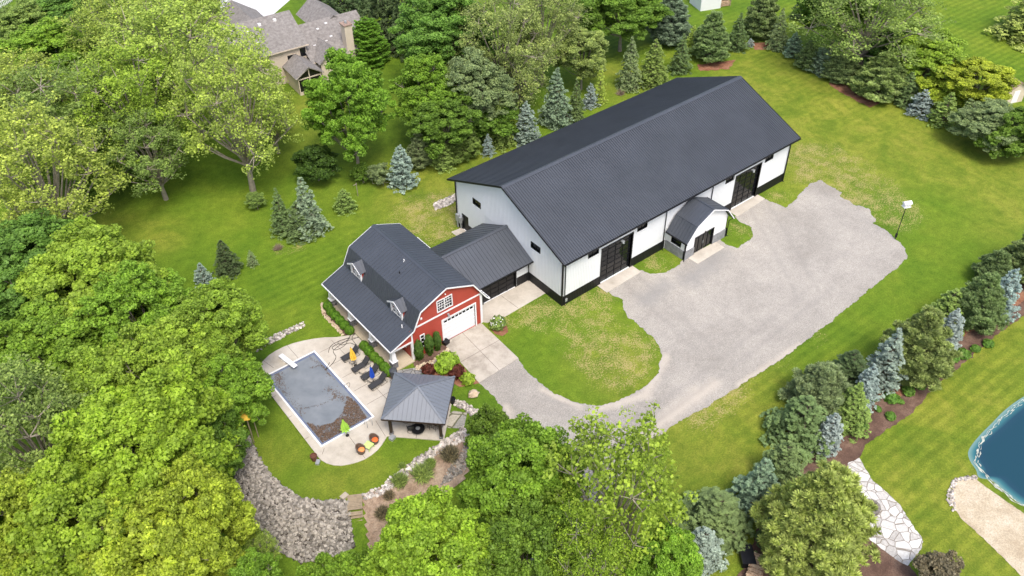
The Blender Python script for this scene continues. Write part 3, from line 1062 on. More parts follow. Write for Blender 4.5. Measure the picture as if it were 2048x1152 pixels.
# ------------------------------------------------------------------ rocks (uncountable)
def rocks(name, poly, n, smin, smax, m, label, seed=1, drape=True):
    rr = random.Random(seed)
    xs_ = [p[0] for p in poly]
    ys_ = [p[1] for p in poly]
    base_v = []
    base_f = []
    t_ = (1 + 5 ** .5) / 2
    ico = [Vector(q).normalized() for q in ((-1, t_, 0), (1, t_, 0), (-1, -t_, 0), (1, -t_, 0), (0, -1, t_), (0, 1, t_), (0, -1, -t_), (0, 1, -t_), (t_, 0, -1), (t_, 0, 1), (-t_, 0, -1), (-t_, 0, 1))]
    icf = [(0, 11, 5), (0, 5, 1), (0, 1, 7), (0, 7, 10), (0, 10, 11), (1, 5, 9), (5, 11, 4), (11, 10, 2), (10, 7, 6), (7, 1, 8), (3, 9, 4), (3, 4, 2), (3, 2, 6), (3, 6, 8), (3, 8, 9), (4, 9, 5), (2, 4, 11), (6, 2, 10), (8, 6, 7), (9, 8, 1)]
    mb = MB()
    tones = []
    k = 0
    tries = 0
    while k < n and tries < n * 30:
        tries += 1
        x, y = rr.uniform(min(xs_), max(xs_)), rr.uniform(min(ys_), max(ys_))
        if not inside((x, y), poly): continue
        s = rr.uniform(smin, smax) * (1.25 if rr.random() < .15 else 1)
        z = (height(x, y) if drape else 0) + s * 0.42
        a = rr.uniform(0, 6.28)
        ca, sa = math.cos(a), math.sin(a)
        kx, ky, kz = rr.uniform(.8, 1.25), rr.uniform(.6, 1.0), rr.uniform(.5, .85)
        vs = []
        for q in ico:
            j = rr.uniform(.78, 1.15) * s
            X, Y, Z = q.x * j * kx, q.y * j * ky, q.z * j * kz
            vs.append((x + X * ca - Y * sa, y + X * sa + Y * ca, z + Z))
        mb.add(vs, icf)
        tones.append(rr.random())
        k += 1
    o = mb.build(name, m)
    at = o.data.attributes.new('v', 'FLOAT', 'FACE')
    at.data.foreach_set('value', [q for q in tones for _ in range(20)])
    return tag(o, label, 'rocks', kind='stuff')


def drape(name, poly, m, off):
    """a sheet following the slope, meshed as a fine clipped grid"""
    xs_ = [p[0] for p in poly]
    ys_ = [p[1] for p in poly]
    st = 0.3
    idx = {}
    v, f = [], []
    x0, y0 = min(xs_), min(ys_)
    nx_, ny_ = int((max(xs_) - x0) / st) + 1, int((max(ys_) - y0) / st) + 1
    for j in range(ny_):
        for i in range(nx_):
            if inside((x0 + (i + .5) * st, y0 + (j + .5) * st), poly):
                q = []
                for (a, b) in ((i, j), (i + 1, j), (i + 1, j + 1), (i, j + 1)):
                    if (a, b) not in idx:
                        idx[(a, b)] = len(v)
                        X, Y = x0 + a * st, y0 + b * st
                        v.append((X, Y, height(X, Y) + off))
                    q.append(idx[(a, b)])
                f.append(tuple(q))
    mb = MB()
    mb.add(v, f)
    return tag(mb.build(name, m), kind='structure')


BANKOUT = gxy([(497, 870), (512, 905), (545, 955), (600, 997), (660, 1003), (697, 1000), (700, 1050), (704, 1075), (650, 1090), (590, 1098), (545, 1075), (510, 1030), (478, 990), (465, 940), (480, 885)])
drape('bank_gravel_path', BANKOUT, MT['gap_shade_fines'], 0.05)
rocks('riprap_rocks', BANKOUT, 4300, .085, .20, MT['rock'], 'bank of grey fieldstones sloping below the pool lawn', 2)
BEDR = gxy([(725, 990), (765, 975), (800, 950), (850, 915), (900, 885), (935, 860), (958, 870), (965, 900), (940, 935), (900, 965), (850, 990), (810, 1015), (785, 1045), (765, 1075), (735, 1075), (728, 1030)])
drape('planting_bed_path', BEDR, MT['dry_bed'], 0.06)
RB1 = gxy([(722, 990), (760, 975), (800, 942), (850, 905), (900, 875), (925, 852), (945, 868), (925, 885), (880, 905), (835, 938), (790, 972), (762, 990), (730, 1000)])
rocks('rock_border', RB1, 620, .09, .2, MT['white_rock'], 'pale rock border between the pool lawn and the reed bed', 3)
RB2 = gxy([(905, 800), (930, 805), (955, 822), (967, 842), (962, 862), (950, 880), (935, 885), (925, 865), (940, 850), (945, 838), (930, 820), (910, 812)])
rocks('rock_border', RB2, 420, .09, .2, MT['white_rock'], 'curved pale rock border beside the small flagstone landing', 4)
RB3 = gxy([(930, 862), (960, 872), (955, 905), (925, 935), (895, 955), (880, 960), (900, 930), (925, 900)])
rocks('rock_border', RB3, 480, .08, .18, MT['rock'], 'grey rocks along the lower rim of the reed bed', 5)
RB4 = gxy([(510, 690), (545, 672), (580, 655), (606, 644), (612, 653), (580, 668), (545, 686), (512, 705)])
rocks('rock_border', RB4, 420, .07, .15, MT['white_rock'], 'strip of white stones in the lawn behind the pool', 6)
RB5 = gxy([(866, 408), (890, 398), (914, 388), (914, 402), (895, 412), (872, 420)])
rocks('rock_border', RB5, 330, .10, .2, MT['white_rock'], 'patch of pale stones by the rear corner of the white barn', 7)
RB6 = gxy([(641, 606), (646, 605), (652, 628), (690, 668), (684, 672), (645, 632)])
rocks('rock_border', RB6, 260, .05, .1, MT['tan_rock'], 'thin tan stone edging outside the upper boxwood row', 8)
RB7 = gxy([(830, 733), (862, 722), (896, 696), (898, 703), (866, 730), (833, 741)])
rocks('rock_border', RB7, 240, .06, .12, MT['tan_rock'], 'tan stone edging under the vines of the red barn', 9)
RB8 = gxy([(1895, 985), (1905, 958), (1950, 952), (1956, 958), (1915, 962), (1906, 985), (1912, 1020), (1906, 1024), (1893, 1000)])
rocks('rock_border', RB8, 260, .06, .13, MT['white_rock'], 'rock rim around the corner of the sandy beach', 10)

# ------------------------------------------------------------------ WHITE BARN
L_, W_, H_, RZ_ = 36.33, 18.3, 6.45, 10.25
SL = (RZ_ - H_) / (W_ / 2)
t = empty('barn', (0, 0, 0), 0, 'long white steel barn with a charcoal gable roof and two tall black doors', 'barn')


def opening(mbf, mbp, O, U, V, u0, v0, u1, v1, fw_=0.09, depth=0.14, proud=0.04, nx=1, ny=1, bar=0.035, sill=True):
    """frame bars (mbf) and recessed pane (mbp) filling a hole"""
    O, U, V = Vector(O), Vector(U), Vector(V)
    N = U.cross(V).normalized()

    def P(u, v, n): return O + U * u + V * v + N * n

    def bx(m, ua, va, ub, vb, na, nb):
        vs = [P(ua, va, na), P(ub, va, na), P(ub, vb, na), P(ua, vb, na), P(ua, va, nb), P(ub, va, nb), P(ub, vb, nb), P(ua, vb, nb)]
        m.add(vs, [(0, 3, 2, 1), (4, 5, 6, 7), (0, 1, 5, 4), (1, 2, 6, 5), (2, 3, 7, 6), (3, 0, 4, 7)])
    bx(mbf, u0 - fw_, v0 - (fw_ if sill else 0), u0, v1 + fw_, -depth, proud)
    bx(mbf, u1, v0 - (fw_ if sill else 0), u1 + fw_, v1 + fw_, -depth, proud)
    bx(mbf, u0, v1, u1, v1 + fw_, -depth, proud)
    if sill: bx(mbf, u0, v0 - fw_, u1, v0, -depth, proud)
    for i in range(1, nx):
        u = u0 + (u1 - u0) * i / nx
        bx(mbf, u - bar / 2, v0, u + bar / 2, v1, -depth + .003, -depth + .05)
    for i in range(1, ny):
        v = v0 + (v1 - v0) * i / ny
        bx(mbf, u0, v - bar / 2, u1, v + bar / 2, -depth + .004, -depth + .045)
    bx(mbp, u0, v0, u1, v1, -depth - .03, -depth)


X_, Z_ = (1, 0, 0), (0, 0, 1)
rect = lambda a, b, c, d: [(a, b), (c, b), (c, d), (a, d)]
D1 = rect(5.45, 0.05, 9.85, 4.75)
D2 = rect(26.6, 0.05, 31.0, 4.75)
WN = [rect(a, 4.62, a + 1.35, 5.25) for a in (3.5, 10.6, 24.75, 31.75)]
fh = [D1, D2] + WN
out_f = rect(0, 0, L_, H_)
walls = MB()
walls.plate((0, 0, 0), X_, Z_, out_f, fh, 0.18)
walls.ribs((0, 0, 0), X_, Z_, rect(0, 1.22, L_, H_ - .1), fh + [rect(15.3, -1, 22.4, 5.3)], 0.23, 0.05, 0.022)
gab = [(0, 0), (W_, 0), (W_, H_), (W_ / 2, RZ_), (0, H_)]
# gable facing -x : U = -y
OG = (0, W_, 0)
UG = (0, -1, 0)
gh = [rect(W_ - 4.95, 4.85, W_ - 3.55, 5.5), rect(W_ - 15.0, 4.95, W_ - 13.65, 5.6), rect(W_ - 17.25, 0.05, W_ - 16.2, 2.2)]
walls.plate(OG, UG, Z_, gab, gh, 0.18)
gr = [(0, 1.22), (W_, 1.22), (W_, H_ - .05), (W_ / 2, RZ_ - .05), (0, H_ - .05)]
walls.ribs(OG, UG, Z_, gr, gh + [rect(W_ - 13.0, -1, W_ - 5.0, 4.4)], 0.23, 0.05, 0.022)
walls.plate((L_, 0, 0), (0, 1, 0), Z_, gab, [], 0.18)
walls.plate((L_, W_, 0), (-1, 0, 0), Z_, rect(0, 0, L_, H_), [], 0.18)
walls.ribs((L_, 0, 0), (0, 1, 0), Z_, gr, [], 0.23, 0.05, 0.022)
wo = walls.build('wall', MT['white_steel'], t)
# black wainscot
for a, b in ((0.0, 5.3), (10.0, 15.2), (22.5, 26.45), (31.15, L_)):
    mb = MB()
    mb.plate((0, -0.03, 0), X_, Z_, rect(a, 0, b, 1.2), [], 0.027)
    mb.ribs((0, -0.03, 0), X_, Z_, rect(a, 0, b, 1.2), [], 0.23, 0.05, 0.022)
    mb.build('wainscot', MT['black_steel'], t)
for a, b in ((0.0, 0.9), (2.2, 18.3)):
    mb = MB()
    mb.plate((-0.03, W_, 0), UG, Z_, rect(a, 0, b, 1.2), [], 0.027)
    mb.ribs((-0.03, W_, 0), UG, Z_, rect(a, 0, b, 1.2), [], 0.23, 0.05, 0.022)
    mb.build('wainscot', MT['black_steel'], t)
mb = MB()
mb.plate((L_ + .03, 0, 0), (0, 1, 0), Z_, rect(0, 0, W_, 1.2), [], 0.027)
mb.build('wainscot', MT['black_steel'], t)
# corner trims and downspouts
for x, y in ((0, 0), (0, W_), (L_, 0), (L_, W_)):
    mb = MB()
    mb.box(x - .06, y - .06, 0, x + .06, y + .06, H_)
    mb.build('corner_trim', MT['black'], t)
for x in (0.25, 14.85, 22.35, L_ - .12):
    m2 = MB()
    m2.tube([(x, -.62, H_ - SL * .62 - .28), (x, -.14, H_ - SL * .62 - .62), (x, -.14, 0.12), (x, -.3, 0.05)], 0.055, 6)
    m2.build('downspout', MT['black'], t)
m2 = MB()
m2.tube([(-.14, W_ - .1, H_ - .2), (-.14, W_ - .1, .1)], 0.055, 6)
m2.build('downspout', MT['black'], t)
# roof
ro = MB()
ov, og = 0.76, 0.56
sl = math.hypot(1, SL)
for sgn in (1, -1):
    e0 = (-og, -ov, H_ - SL * ov + .12) if sgn > 0 else (L_ + og, W_ + ov, H_ - SL * ov + .12)
    U = (1, 0, 0) if sgn > 0 else (-1, 0, 0)
    V = Vector((0, 1 * sgn, SL)).normalized()
    wl = (W_ / 2 + ov) * sl
    o_ = rect(0, 0, L_ + 2 * og, wl)
    ro.plate(e0, U, V, o_, [], 0.10)
    ro.ribs(e0, U, V, o_, [], 0.30, 0.06, 0.08)
ro.build('roof', MT['roof'], t)
m2 = MB()
for sgn in (1, -1):
    m2.bar((-og - .02, W_ / 2 + sgn * -.17, RZ_ + .105), (L_ + og + .02, W_ / 2 + sgn * -.17, RZ_ + .105), .36, .03, (0, -sgn * SL, 1))
m2.build('ridge_cap', MT['roof'], t)
m2 = MB()
for xx in (-og - .015, L_ + og + .015):
    for sgn in (0, 1):
        a = (xx, -ov if sgn == 0 else W_ + ov, H_ - SL * ov + .06)
        b = (xx, W_ / 2, RZ_ + .07)
        m2.bar(a, b, .04, .2)
m2.bar((-og, -ov - .06, H_ - SL * ov + .02), (L_ + og, -ov - .06, H_ - SL * ov + .02), .12, .13)
m2.bar((-og, W_ + ov + .06, H_ - SL * ov + .02), (L_ + og, W_ + ov + .06, H_ - SL * ov + .02), .12, .13)
m2.build('gutter', MT['black'], t)
m2 = MB()
for sgn in (1, -1):
    y0 = -ov + .02 if sgn > 0 else W_ + ov - .02
    z0 = H_ - SL * ov - .03
    m2.add([(-og + .02, y0, z0), (-.001, y0, z0), (-.001, W_ / 2, RZ_ - .01), (-og + .02, W_ / 2, RZ_ - .01)], [(0, 1, 2, 3)] if sgn < 0 else [(3, 2, 1, 0)])
m2.build('soffit', MT['white_steel'], t)
# tall glazed doors
for d in (D1, D2):
    (u0, v0), (u1, _), (_, v1), _x = d
    f_, p_ = MB(), MB()
    opening(f_, p_, (0, 0, 0), X_, Z_, u0, v0, u1, v1, .14, .22, .06, 4, 7, .05, False)
    do = p_.build('garage_door', MT['glass'], t)
    f_.build('door_frame', MT['black'], do)
    m2 = MB()
    m2.box(u0 + 2.6, -.02, 4.5, u0 + 2.95, -.34, 4.62)
    m2.lathe([(.13, 0), (.1, .1), (.03, .14)], (u0 + 2.78, -.3, 4.36), 10)
    m2.build('wall_lamp', MT['grey'], t)
for h in WN:
    (u0, v0), (u1, _), (_, v1), _x = h
    f_, p_ = MB(), MB()
    opening(f_, p_, (0, 0, 0), X_, Z_, u0, v0, u1, v1, .07, .10, .04, 2, 1)
    fo = f_.build('window', MT['black'], t)
    p_.build('pane', MT['glass'], fo)
for h in gh[:2]:
    (u0, v0), (u1, _), (_, v1), _x = h
    f_, p_ = MB(), MB()
    opening(f_, p_, OG, UG, Z_, u0, v0, u1, v1, .07, .10, .04, 2, 1)
    fo = f_.build('window', MT['black'], t)
    p_.build('pane', MT['glass'], fo)
(u0, v0), (u1, _), (_, v1), _x = gh[2]
f_, p_ = MB(), MB()
opening(f_, p_, OG, UG, Z_, u0, v0, u1, v1, .08, .08, .04, 1, 1, sill=False)
do = p_.build('door', MT['black_steel'], t)
f_.build('door_frame', MT['black'], do)
m2 = MB()
m2.box(-.4, W_ - .55, 1.0, -.03, W_ - .15, 1.9)
m2.box(-.32, W_ - .45, .1, -.2, W_ - .25, 1.0)
m2.build('meter_box', MT['grey'], t)
m2 = MB()
m2.box(-.35, W_ - .98, .9, -.03, W_ - .68, 1.7)
m2.box(-.22, W_ - .88, .1, -.12, W_ - .78, .9)
m2.build('meter_box', MT['grey'], t)
m2 = MB()
m2.box(.35, -.16, .45, .62, -.06, .8)
m2.build('outlet_box', MT['grey'], t)

# entry porch building on the barn
t = empty('entry_annex', (18.8, 0, 0), 0, 'small gambrel entry annex with grey block base on the long side of the white barn', 'annex')
A = lambda x, y, z: (x - 18.8, y, z)


def gambrel_roof(mb, prof, y0, y1, thick, spacing, rib=(0.05, 0.04), ox=0.0):
    """prof: (x,z) list from left eave over ridge to right eave, extruded y0..y1 (y0 nearer the viewer)"""
    for i in range(len(prof) - 1):
        a, b = prof[i], prof[i + 1]
        if b[1] > a[1]:
            O = Vector((a[0] - ox, y1, a[1]))
            U = Vector((0, -1, 0))
            V = Vector((b[0] - a[0], 0, b[1] - a[1]))
        else:
            O = Vector((b[0] - ox, y0, b[1]))
            U = Vector((0, 1, 0))
            V = Vector((a[0] - b[0], 0, a[1] - b[1]))
        ln = V.length
        V.normalize()
        o_ = rect(0, 0, y1 - y0, ln)
        mb.plate(O, U, V, o_, [], thick)
        mb.ribs(O, U, V, o_, [], spacing, rib[0], rib[1], margin=.0)


ep = [(15.05, 2.55), (16.4, 4.3), (18.85, 5.5), (21.4, 4.3), (22.75, 2.55)]
mb = MB()
gambrel_roof(mb, ep, -3.35, -.18, .08, .42, ox=18.8)
for q in (1, 2, 3):
    mb.bar(A(ep[q][0], -3.36, ep[q][1] + .02), A(ep[q][0], -.2, ep[q][1] + .02), .16 if q == 2 else .09, .05)
mb.build('roof', MT['roof'], t)
m2 = MB()
for i in range(4):
    a, b = ep[i], ep[i + 1]
    m2.bar(A(a[0], -3.36, a[1] - .06), A(b[0], -3.36, b[1] - .06), .05, .11)
for s_ in (0, 3):
    pass
m2.build('fascia', MT['white'], t)
m2 = MB()
m2.bar(A(ep[0][0] - .06, -3.38, ep[0][1] - .03), A(ep[0][0] - .06, -.2, ep[0][1] - .03), .12, .12)
m2.build('gutter', MT['black'], t)
m2 = MB()
m2.bar(A(ep[4][0] + .06, -3.38, ep[4][1] - .03), A(ep[4][0] + .06, -.2, ep[4][1] - .03), .12, .12)
m2.build('gutter', MT['black'], t)
m2 = MB()
m2.tube([A(15.0, -3.2, 2.45), A(15.25, -3.0, 2.2), A(15.28, -3.0, .1), A(15.1, -3.15, .05)], .05, 6)
m2.build('downspout', MT['black'], t)
m2 = MB()
m2.tube([A(22.8, -3.2, 2.45), A(22.35, -3.0, 2.2), A(22.35, -3.0, .1), A(22.5, -3.15, .05)], .05, 6)
m2.build('downspout', MT['black'], t)
dw = rect(-1.9, 0.05, 1.05, 2.3)
wl_ = [(-3.4, 1.15), (3.4, 1.15), (3.4, 2.9), (2.55, 4.15), (.05, 5.36), (-2.4, 4.15), (-3.4, 2.9)]
mb = MB()
wf = [(-3.4, 1.15), (-1.9, 1.15), (-1.9, 2.3), (1.05, 2.3), (1.05, 1.15), (3.4, 1.15), (3.4, 2.85), (2.55, 4.05), (.05, 5.3), (-2.4, 4.05), (-3.4, 2.85)]
mb.plate((0, -2.9, 0), X_, Z_, wf, [], .15)
mb.plate((-3.4, 0, 0), (0, -1, 0), Z_, rect(0, 1.15, 2.9, 2.85), [rect(.9, 1.45, 2.15, 2.25)], .15)
mb.plate((3.4, -2.9, 0), (0, 1, 0), Z_, rect(0, 1.15, 2.9, 2.85), [], .15)
mb.build('wall', MT['white'], t)
mb = MB()
mb.plate((0, -3.0, 0), X_, Z_, rect(-3.5, 0, -1.98, 1.14), [], .24)
mb.plate((-3.5, 0, 0), (0, -1, 0), Z_, rect(0.05, 0, 2.99, 1.14), [], .24)
mb.build('base_wall', MT['block'], t)
mb = MB()
mb.plate((0, -3.0, 0), X_, Z_, rect(1.13, 0, 3.5, 1.14), [], .24)
mb.plate((3.5, -3.0, 0), (0, 1, 0), Z_, rect(0, 0, 2.95, 1.14), [], .24)
mb.build('base_wall', MT['block'], t)
f_, p_ = MB(), MB()
opening(f_, p_, (0, -2.9, 0), X_, Z_, -1.9, .05, 1.05, 2.3, .1, .1, .06, 4, 1, .06, False)
do = p_.build('door', MT['glass'], t)
f_.build('door_frame', MT['black'], do)
m2 = MB()
for u in (-.52, -.32):
    m2.tube([(u, -2.86, .9), (u, -2.83, 1.25)], .02, 6)
m2.build('handle', MT['grey'], do)
f_, p_ = MB(), MB()
opening(f_, p_, (-3.4, 0, 0), (0, -1, 0), Z_, .9, 1.45, 2.15, 2.25, .09, .08, .05, 1, 1)
fo = f_.build('window', MT['black'], t)
p_.build('pane', MT['glass'], fo)
m2 = MB()
m2.lathe([(.1, 0), (.08, .14), (.03, .2)], (-.45, -3.05, 2.5), 8)
m2.build('wall_lamp', MT['black'], t)

# connector
t = empty('garage_wing', (-4, 9, 0), 0, 'low white garage wing with a black door joining the red barn to the white barn', 'garage')
B = lambda x, y, z: (x + 4, y - 9, z)
mb = MB()
ez, ey0, ey1, rz_ = 3.12, 4.65, 13.35, 5.3
sv = Vector((0, 9 - ey0, rz_ - ez))
x0_, x1_ = -9.05, -.03
# front slope; the red barn roof cuts its left end along a slanting line
k_ = sv.length
vn = sv.normalized()
left_at = lambda z: -7.2 + (-9.0 + 7.2) * (z - 3.15) / (5.8 - 3.15) - .12
O = Vector(B(0, ey0, ez))
o_ = [(left_at(ez), 0), (x1_, 0), (x1_, k_), (left_at(rz_), k_)]
mb.plate(O, (1, 0, 0), vn, o_, [], .09)
mb.ribs(O, (1, 0, 0), vn, o_, [], .43, .05, .04)
O = Vector(B(0, ey1, ez))
vb = Vector((0, -(ey1 - 9), rz_ - ez)).normalized()
o2 = [(-x1_, 0), (-left_at(ez), 0), (-left_at(rz_), k_), (-x1_, k_)]
mb.plate(O, (-1, 0, 0), vb, o2, [], .09)
mb.ribs(O, (-1, 0, 0), vb, o2, [], .43, .05, .04)
mb.bar(B(left_at(rz_), 8.9, rz_ + .03), B(x1_, 8.9, rz_ + .03), .26, .03, (0, -.45, 1))
mb.bar(B(left_at(rz_), 9.1, rz_ + .03), B(x1_, 9.1, rz_ + .03), .26, .03, (0, .45, 1))
mb.build('roof', MT['roof'], t)
m2 = MB()
m2.bar(B(left_at(ez), ey0 - .06, ez - .05), B(x1_, ey0 - .06, ez - .05), .1, .12)
m2.build('gutter', MT['black'], t)
mb = MB()
dr = rect(-2.15, .05, 2.15, 2.5)
mb.plate((0, 5.4 - 9, 0), X_, Z_, rect(-3.88, 0, 3.97, 3.2), [dr], .15)
mb.ribs((0, 5.4 - 9, 0), X_, Z_, rect(2.4, 1.2, 3.97, 3.1), [], 0.23, 0.05, 0.022)
mb.build('wall', MT['white_steel'], t)
mb = MB()
mb.plate((3.97, 13.0 - 9, 0), (-1, 0, 0), Z_, rect(0, 0, 7.8, 3.2), [], .15)
mb.build('wall', MT['white_steel'], t)
m2 = MB()
m2.plate((0, 5.4 - 9.03, 0), X_, Z_, rect(2.36, 0, 3.93, 1.2), [], .027)
m2.ribs((0, 5.4 - 9.03, 0), X_, Z_, rect(2.36, 0, 3.93, 1.2), [], 0.23, 0.05, 0.022)
m2.build('wainscot', MT['black_steel'], t)
f_, p_ = MB(), MB()
opening(f_, p_, (0, 5.4 - 9, 0), X_, Z_, -2.15, .05, 2.15, 2.5, .14, .12, .06, 4, 4, .07, False)
do = p_.build('garage_door', MT['black_steel'], t)
f_.build('door_frame', MT['black'], do)
m2 = MB()
m2.lathe([(.12, 0), (.1, .12), (.03, .18)], (.4, 5.25 - 9, 2.6), 8)
m2.build('wall_lamp', MT['grey'], t)
m2 = MB()
m2.tube([(3.86, ey0 - 9.02, ez - .1), (3.86, 5.25 - 9, 2.7), (3.86, 5.25 - 9, .1)], .05, 6)
m2.build('downspout', MT['black'], t)

# ------------------------------------------------------------------ RED BARN
t = empty('red_barn', (-12.1, 3.3, 0), 0, 'red gambrel barn with white trim, two dormers and a long side porch', 'barn')
ox, oy = -12.1, 3.3
C_ = lambda x, y, z: (x - ox, y - oy, z)
YF, YB = 3.0, 15.95
prof = [(-18.87, 2.85), (-16.15, 3.95), (-15.2, 5.85), (-12.1, 7.15), (-9.0, 5.85), (-7.5, 3.5), (-7.12, 3.1)]
mb = MB()
for i in range(len(prof) - 1):
    a, b = prof[i], prof[i + 1]
    y0, y1 = YF - oy, YB - oy
    if b[1] > a[1]:
        O = Vector((a[0] - ox, y1, a[1])); U = Vector((0, -1, 0)); V = Vector((b[0] - a[0], 0, b[1] - a[1]))
    else:
        O = Vector((b[0] - ox, y0, b[1])); U = Vector((0, 1, 0)); V = Vector((a[0] - b[0], 0, a[1] - b[1]))
    ln = V.length
    V.normalize()
    o_ = rect(0, 0, y1 - y0, ln)
    mb.plate(O, U, V, o_, [], .09)
    mb.ribs(O, U, V, o_, [], .44, .05, .045, margin=.015)
mb.bar(C_(-12.24, YF, 7.13), C_(-12.24, YB, 7.13), .28, .03, (-.42, 0, 1))
mb.bar(C_(-11.96, YF, 7.13), C_(-11.96, YB, 7.13), .28, .03, (.42, 0, 1))
rf = mb.build('roof', MT['roof'], t)
for (vx, vy, vz, m_, hh) in ((-12.8, 9.2, 6.83, 'white', .28), (-13.87, 8.45, 6.38, 'black', .22), (-16.6, 4.33, 3.74, 'white', .35)):
    m2 = MB()
    m2.lathe([(.11, -.06), (.09, .02), (.055, .06), (.055, hh), (.03, hh + .02)], C_(vx, vy, vz), 10)
    m2.build('vent_pipe', MT[m_], rf)
# fascia following both gables
m2 = MB()
for yy in (YF - .03, YB + .03):
    for i in range(len(prof) - 1):
        a, b = prof[i], prof[i + 1]
        m2.bar(C_(a[0], yy, a[1] - .07), C_(b[0], yy, b[1] - .07), .05, .13)
m2.bar(C_(-18.93, YF, 2.76), C_(-18.93, YB, 2.76), .08, .16)
m2.bar(C_(-7.06, YF, 3.0), C_(-7.06, YB, 3.0), .1, .14)
m2.build('fascia', MT['white'], t)
# walls
fr = [(-16.35, 0), (-7.9, 0), (-7.9, 3.95), (-9.05, 5.7), (-12.1, 6.98), (-15.15, 5.7), (-16.05, 3.85), (-16.35, 3.72)]
fr = [(a - ox, b) for a, b in fr]
gd = rect(-12.65 - ox, .05, -8.75 - ox, 3.0)
wn = rect(-13.1 - ox, 4.45, -11.45 - ox, 5.72)
sw = rect(-15.3 - ox, 1.15, -14.95 - ox, 2.6)
mb = MB()
mb.plate(C_(ox, 3.3, 0), X_, Z_, fr, [gd, wn, sw], .15)
mb.plate(C_(ox, 15.6, 0), (-1, 0, 0), Z_, [(-a, b) for a, b in fr][::-1], [], .15)
sd_ = rect(2.2, .1, 3.2, 2.25)
sw1 = rect(5.2, 1.0, 6.6, 2.3)
sw2 = rect(9.3, .9, 11.1, 2.3)
mb.plate(C_(-16.35, 15.6, 0), (0, -1, 0), Z_, rect(0.02, 0, 12.28, 3.7), [sd_, sw1, sw2], .15)
mb.plate(C_(-7.9, 3.3, 0), (0, 1, 0), Z_, rect(0, 0, 12.3, 3.9), [], .15)
# infill over the porch end
mb.plate(C_(0, 3.2, 0), X_, Z_, [(-18.5, 2.62), (-16.4, 2.62), (-16.4, 3.7), (-18.5, 2.85)], [], .1)
# clapboard shadow lines
for k in range(1, 25):
    z = k * .16
    if z < 3.9: mb.box(-16.5 + .0 - ox, 3.292 - oy, z, -15.35 - ox if z < 2.7 and z > 1.1 else -12.8 - ox, 3.299 - oy, z + .03)
mb.build('wall', MT['red'], t)
m2 = MB()
m2.box(-18.6 - ox, 3.17 - oy, 2.42, -16.3 - ox, 3.33 - oy, 2.62)       # porch beam
m2.box(-18.6 - ox, 3.34 - oy, 2.5, -18.4 - ox, 15.8 - oy, 2.7)
m2.box(-16.45 - ox, 3.24 - oy, 0, -16.2 - ox, 3.45 - oy, 3.6)           # corner boards
m2.box(-8.1 - ox, 3.24 - oy, 0, -7.84 - ox, 3.45 - oy, 3.85)
m2.box(-15.98 - ox, 3.25 - oy, 3.88, -7.9 - ox, 3.297 - oy, 4.05)       # band
m2.build('corner_board', MT['white'], t)
# garage door
f_, p_ = MB(), MB()
opening(f_, p_, C_(ox, 3.3, 0), X_, Z_, -12.65 - ox, .05, -8.75 - ox, 3.0, .15, .1, .05, 1, 5, .012, False)
do = p_.build('garage_door', MT['white_door'], t)
f_.build('door_frame', MT['white'], do)
for k in range(8):
    u = -12.65 - ox + .22 + k * .45
    m2 = MB()
    m2.box(u, .092, 2.52, u + .34, .1, 2.76)
    for q in (1, 2): m2.box(u + q * .115 - .01, .085, 2.52, u + q * .115 + .01, .0915, 2.76)
    m2.build('door_window', MT['glass'], do)
f_, p_ = MB(), MB()
opening(f_, p_, C_(ox, 3.3, 0), X_, Z_, -13.1 - ox, 4.45, -12.33 - ox, 5.72, .1, .07, .05, 3, 4, .03)
opening(f_, p_, C_(ox, 3.3, 0), X_, Z_, -12.22 - ox, 4.45, -11.45 - ox, 5.72, .1, .071, .052, 3, 4, .03)
fo = f_.build('window', MT['white'], t)
p_.build('pane', MT['glass'], fo)
f_, p_ = MB(), MB()
opening(f_, p_, C_(ox, 3.3, 0), X_, Z_, -15.3 - ox, 1.15, -14.95 - ox, 2.6, .1, .07, .05, 1, 3)
fo = f_.build('window', MT['white'], t)
p_.build('pane', MT['glass'], fo)
for q in (sw1, sw2):
    f_, p_ = MB(), MB()
    opening(f_, p_, C_(-16.35, 15.6, 0), (0, -1, 0), Z_, q[0][0], q[0][1], q[1][0], q[2][1], .1, .07, .05, 2, 2)
    fo = f_.build('window', MT['white'], t)
    p_.build('pane', MT['glass'], fo)
f_, p_ = MB(), MB()
opening(f_, p_, C_(-16.35, 15.6, 0), (0, -1, 0), Z_, 2.2, .1, 3.2, 2.25, .1, .07, .05, 1, 1, sill=False)
do = p_.build('door', MT['white_door'], t)
f_.build('door_frame', MT['white'], do)
m2 = MB()
m2.lathe([(.09, 0), (.13, .05), (.05, .2)], C_(-12.0, 3.12, 3.35), 8)
m2.box(-12.1 - ox, 3.1 - oy, 3.55, -11.9 - ox, 3.28 - oy, 3.62)
m2.build('wall_lamp', MT['grey'], t)
m2 = MB()
m2.box(-15.15 - ox, 3.22 - oy, 4.62, -14.95 - ox, 3.29 - oy, 4.84)
m2.build('wall_box', MT['white'], t)
m2 = MB()
m2.lathe([(.07, 0), (.05, .08)], C_(-12.15, 3.22, 6.2), 8)
m2.build('wall_lamp', MT['white'], t)
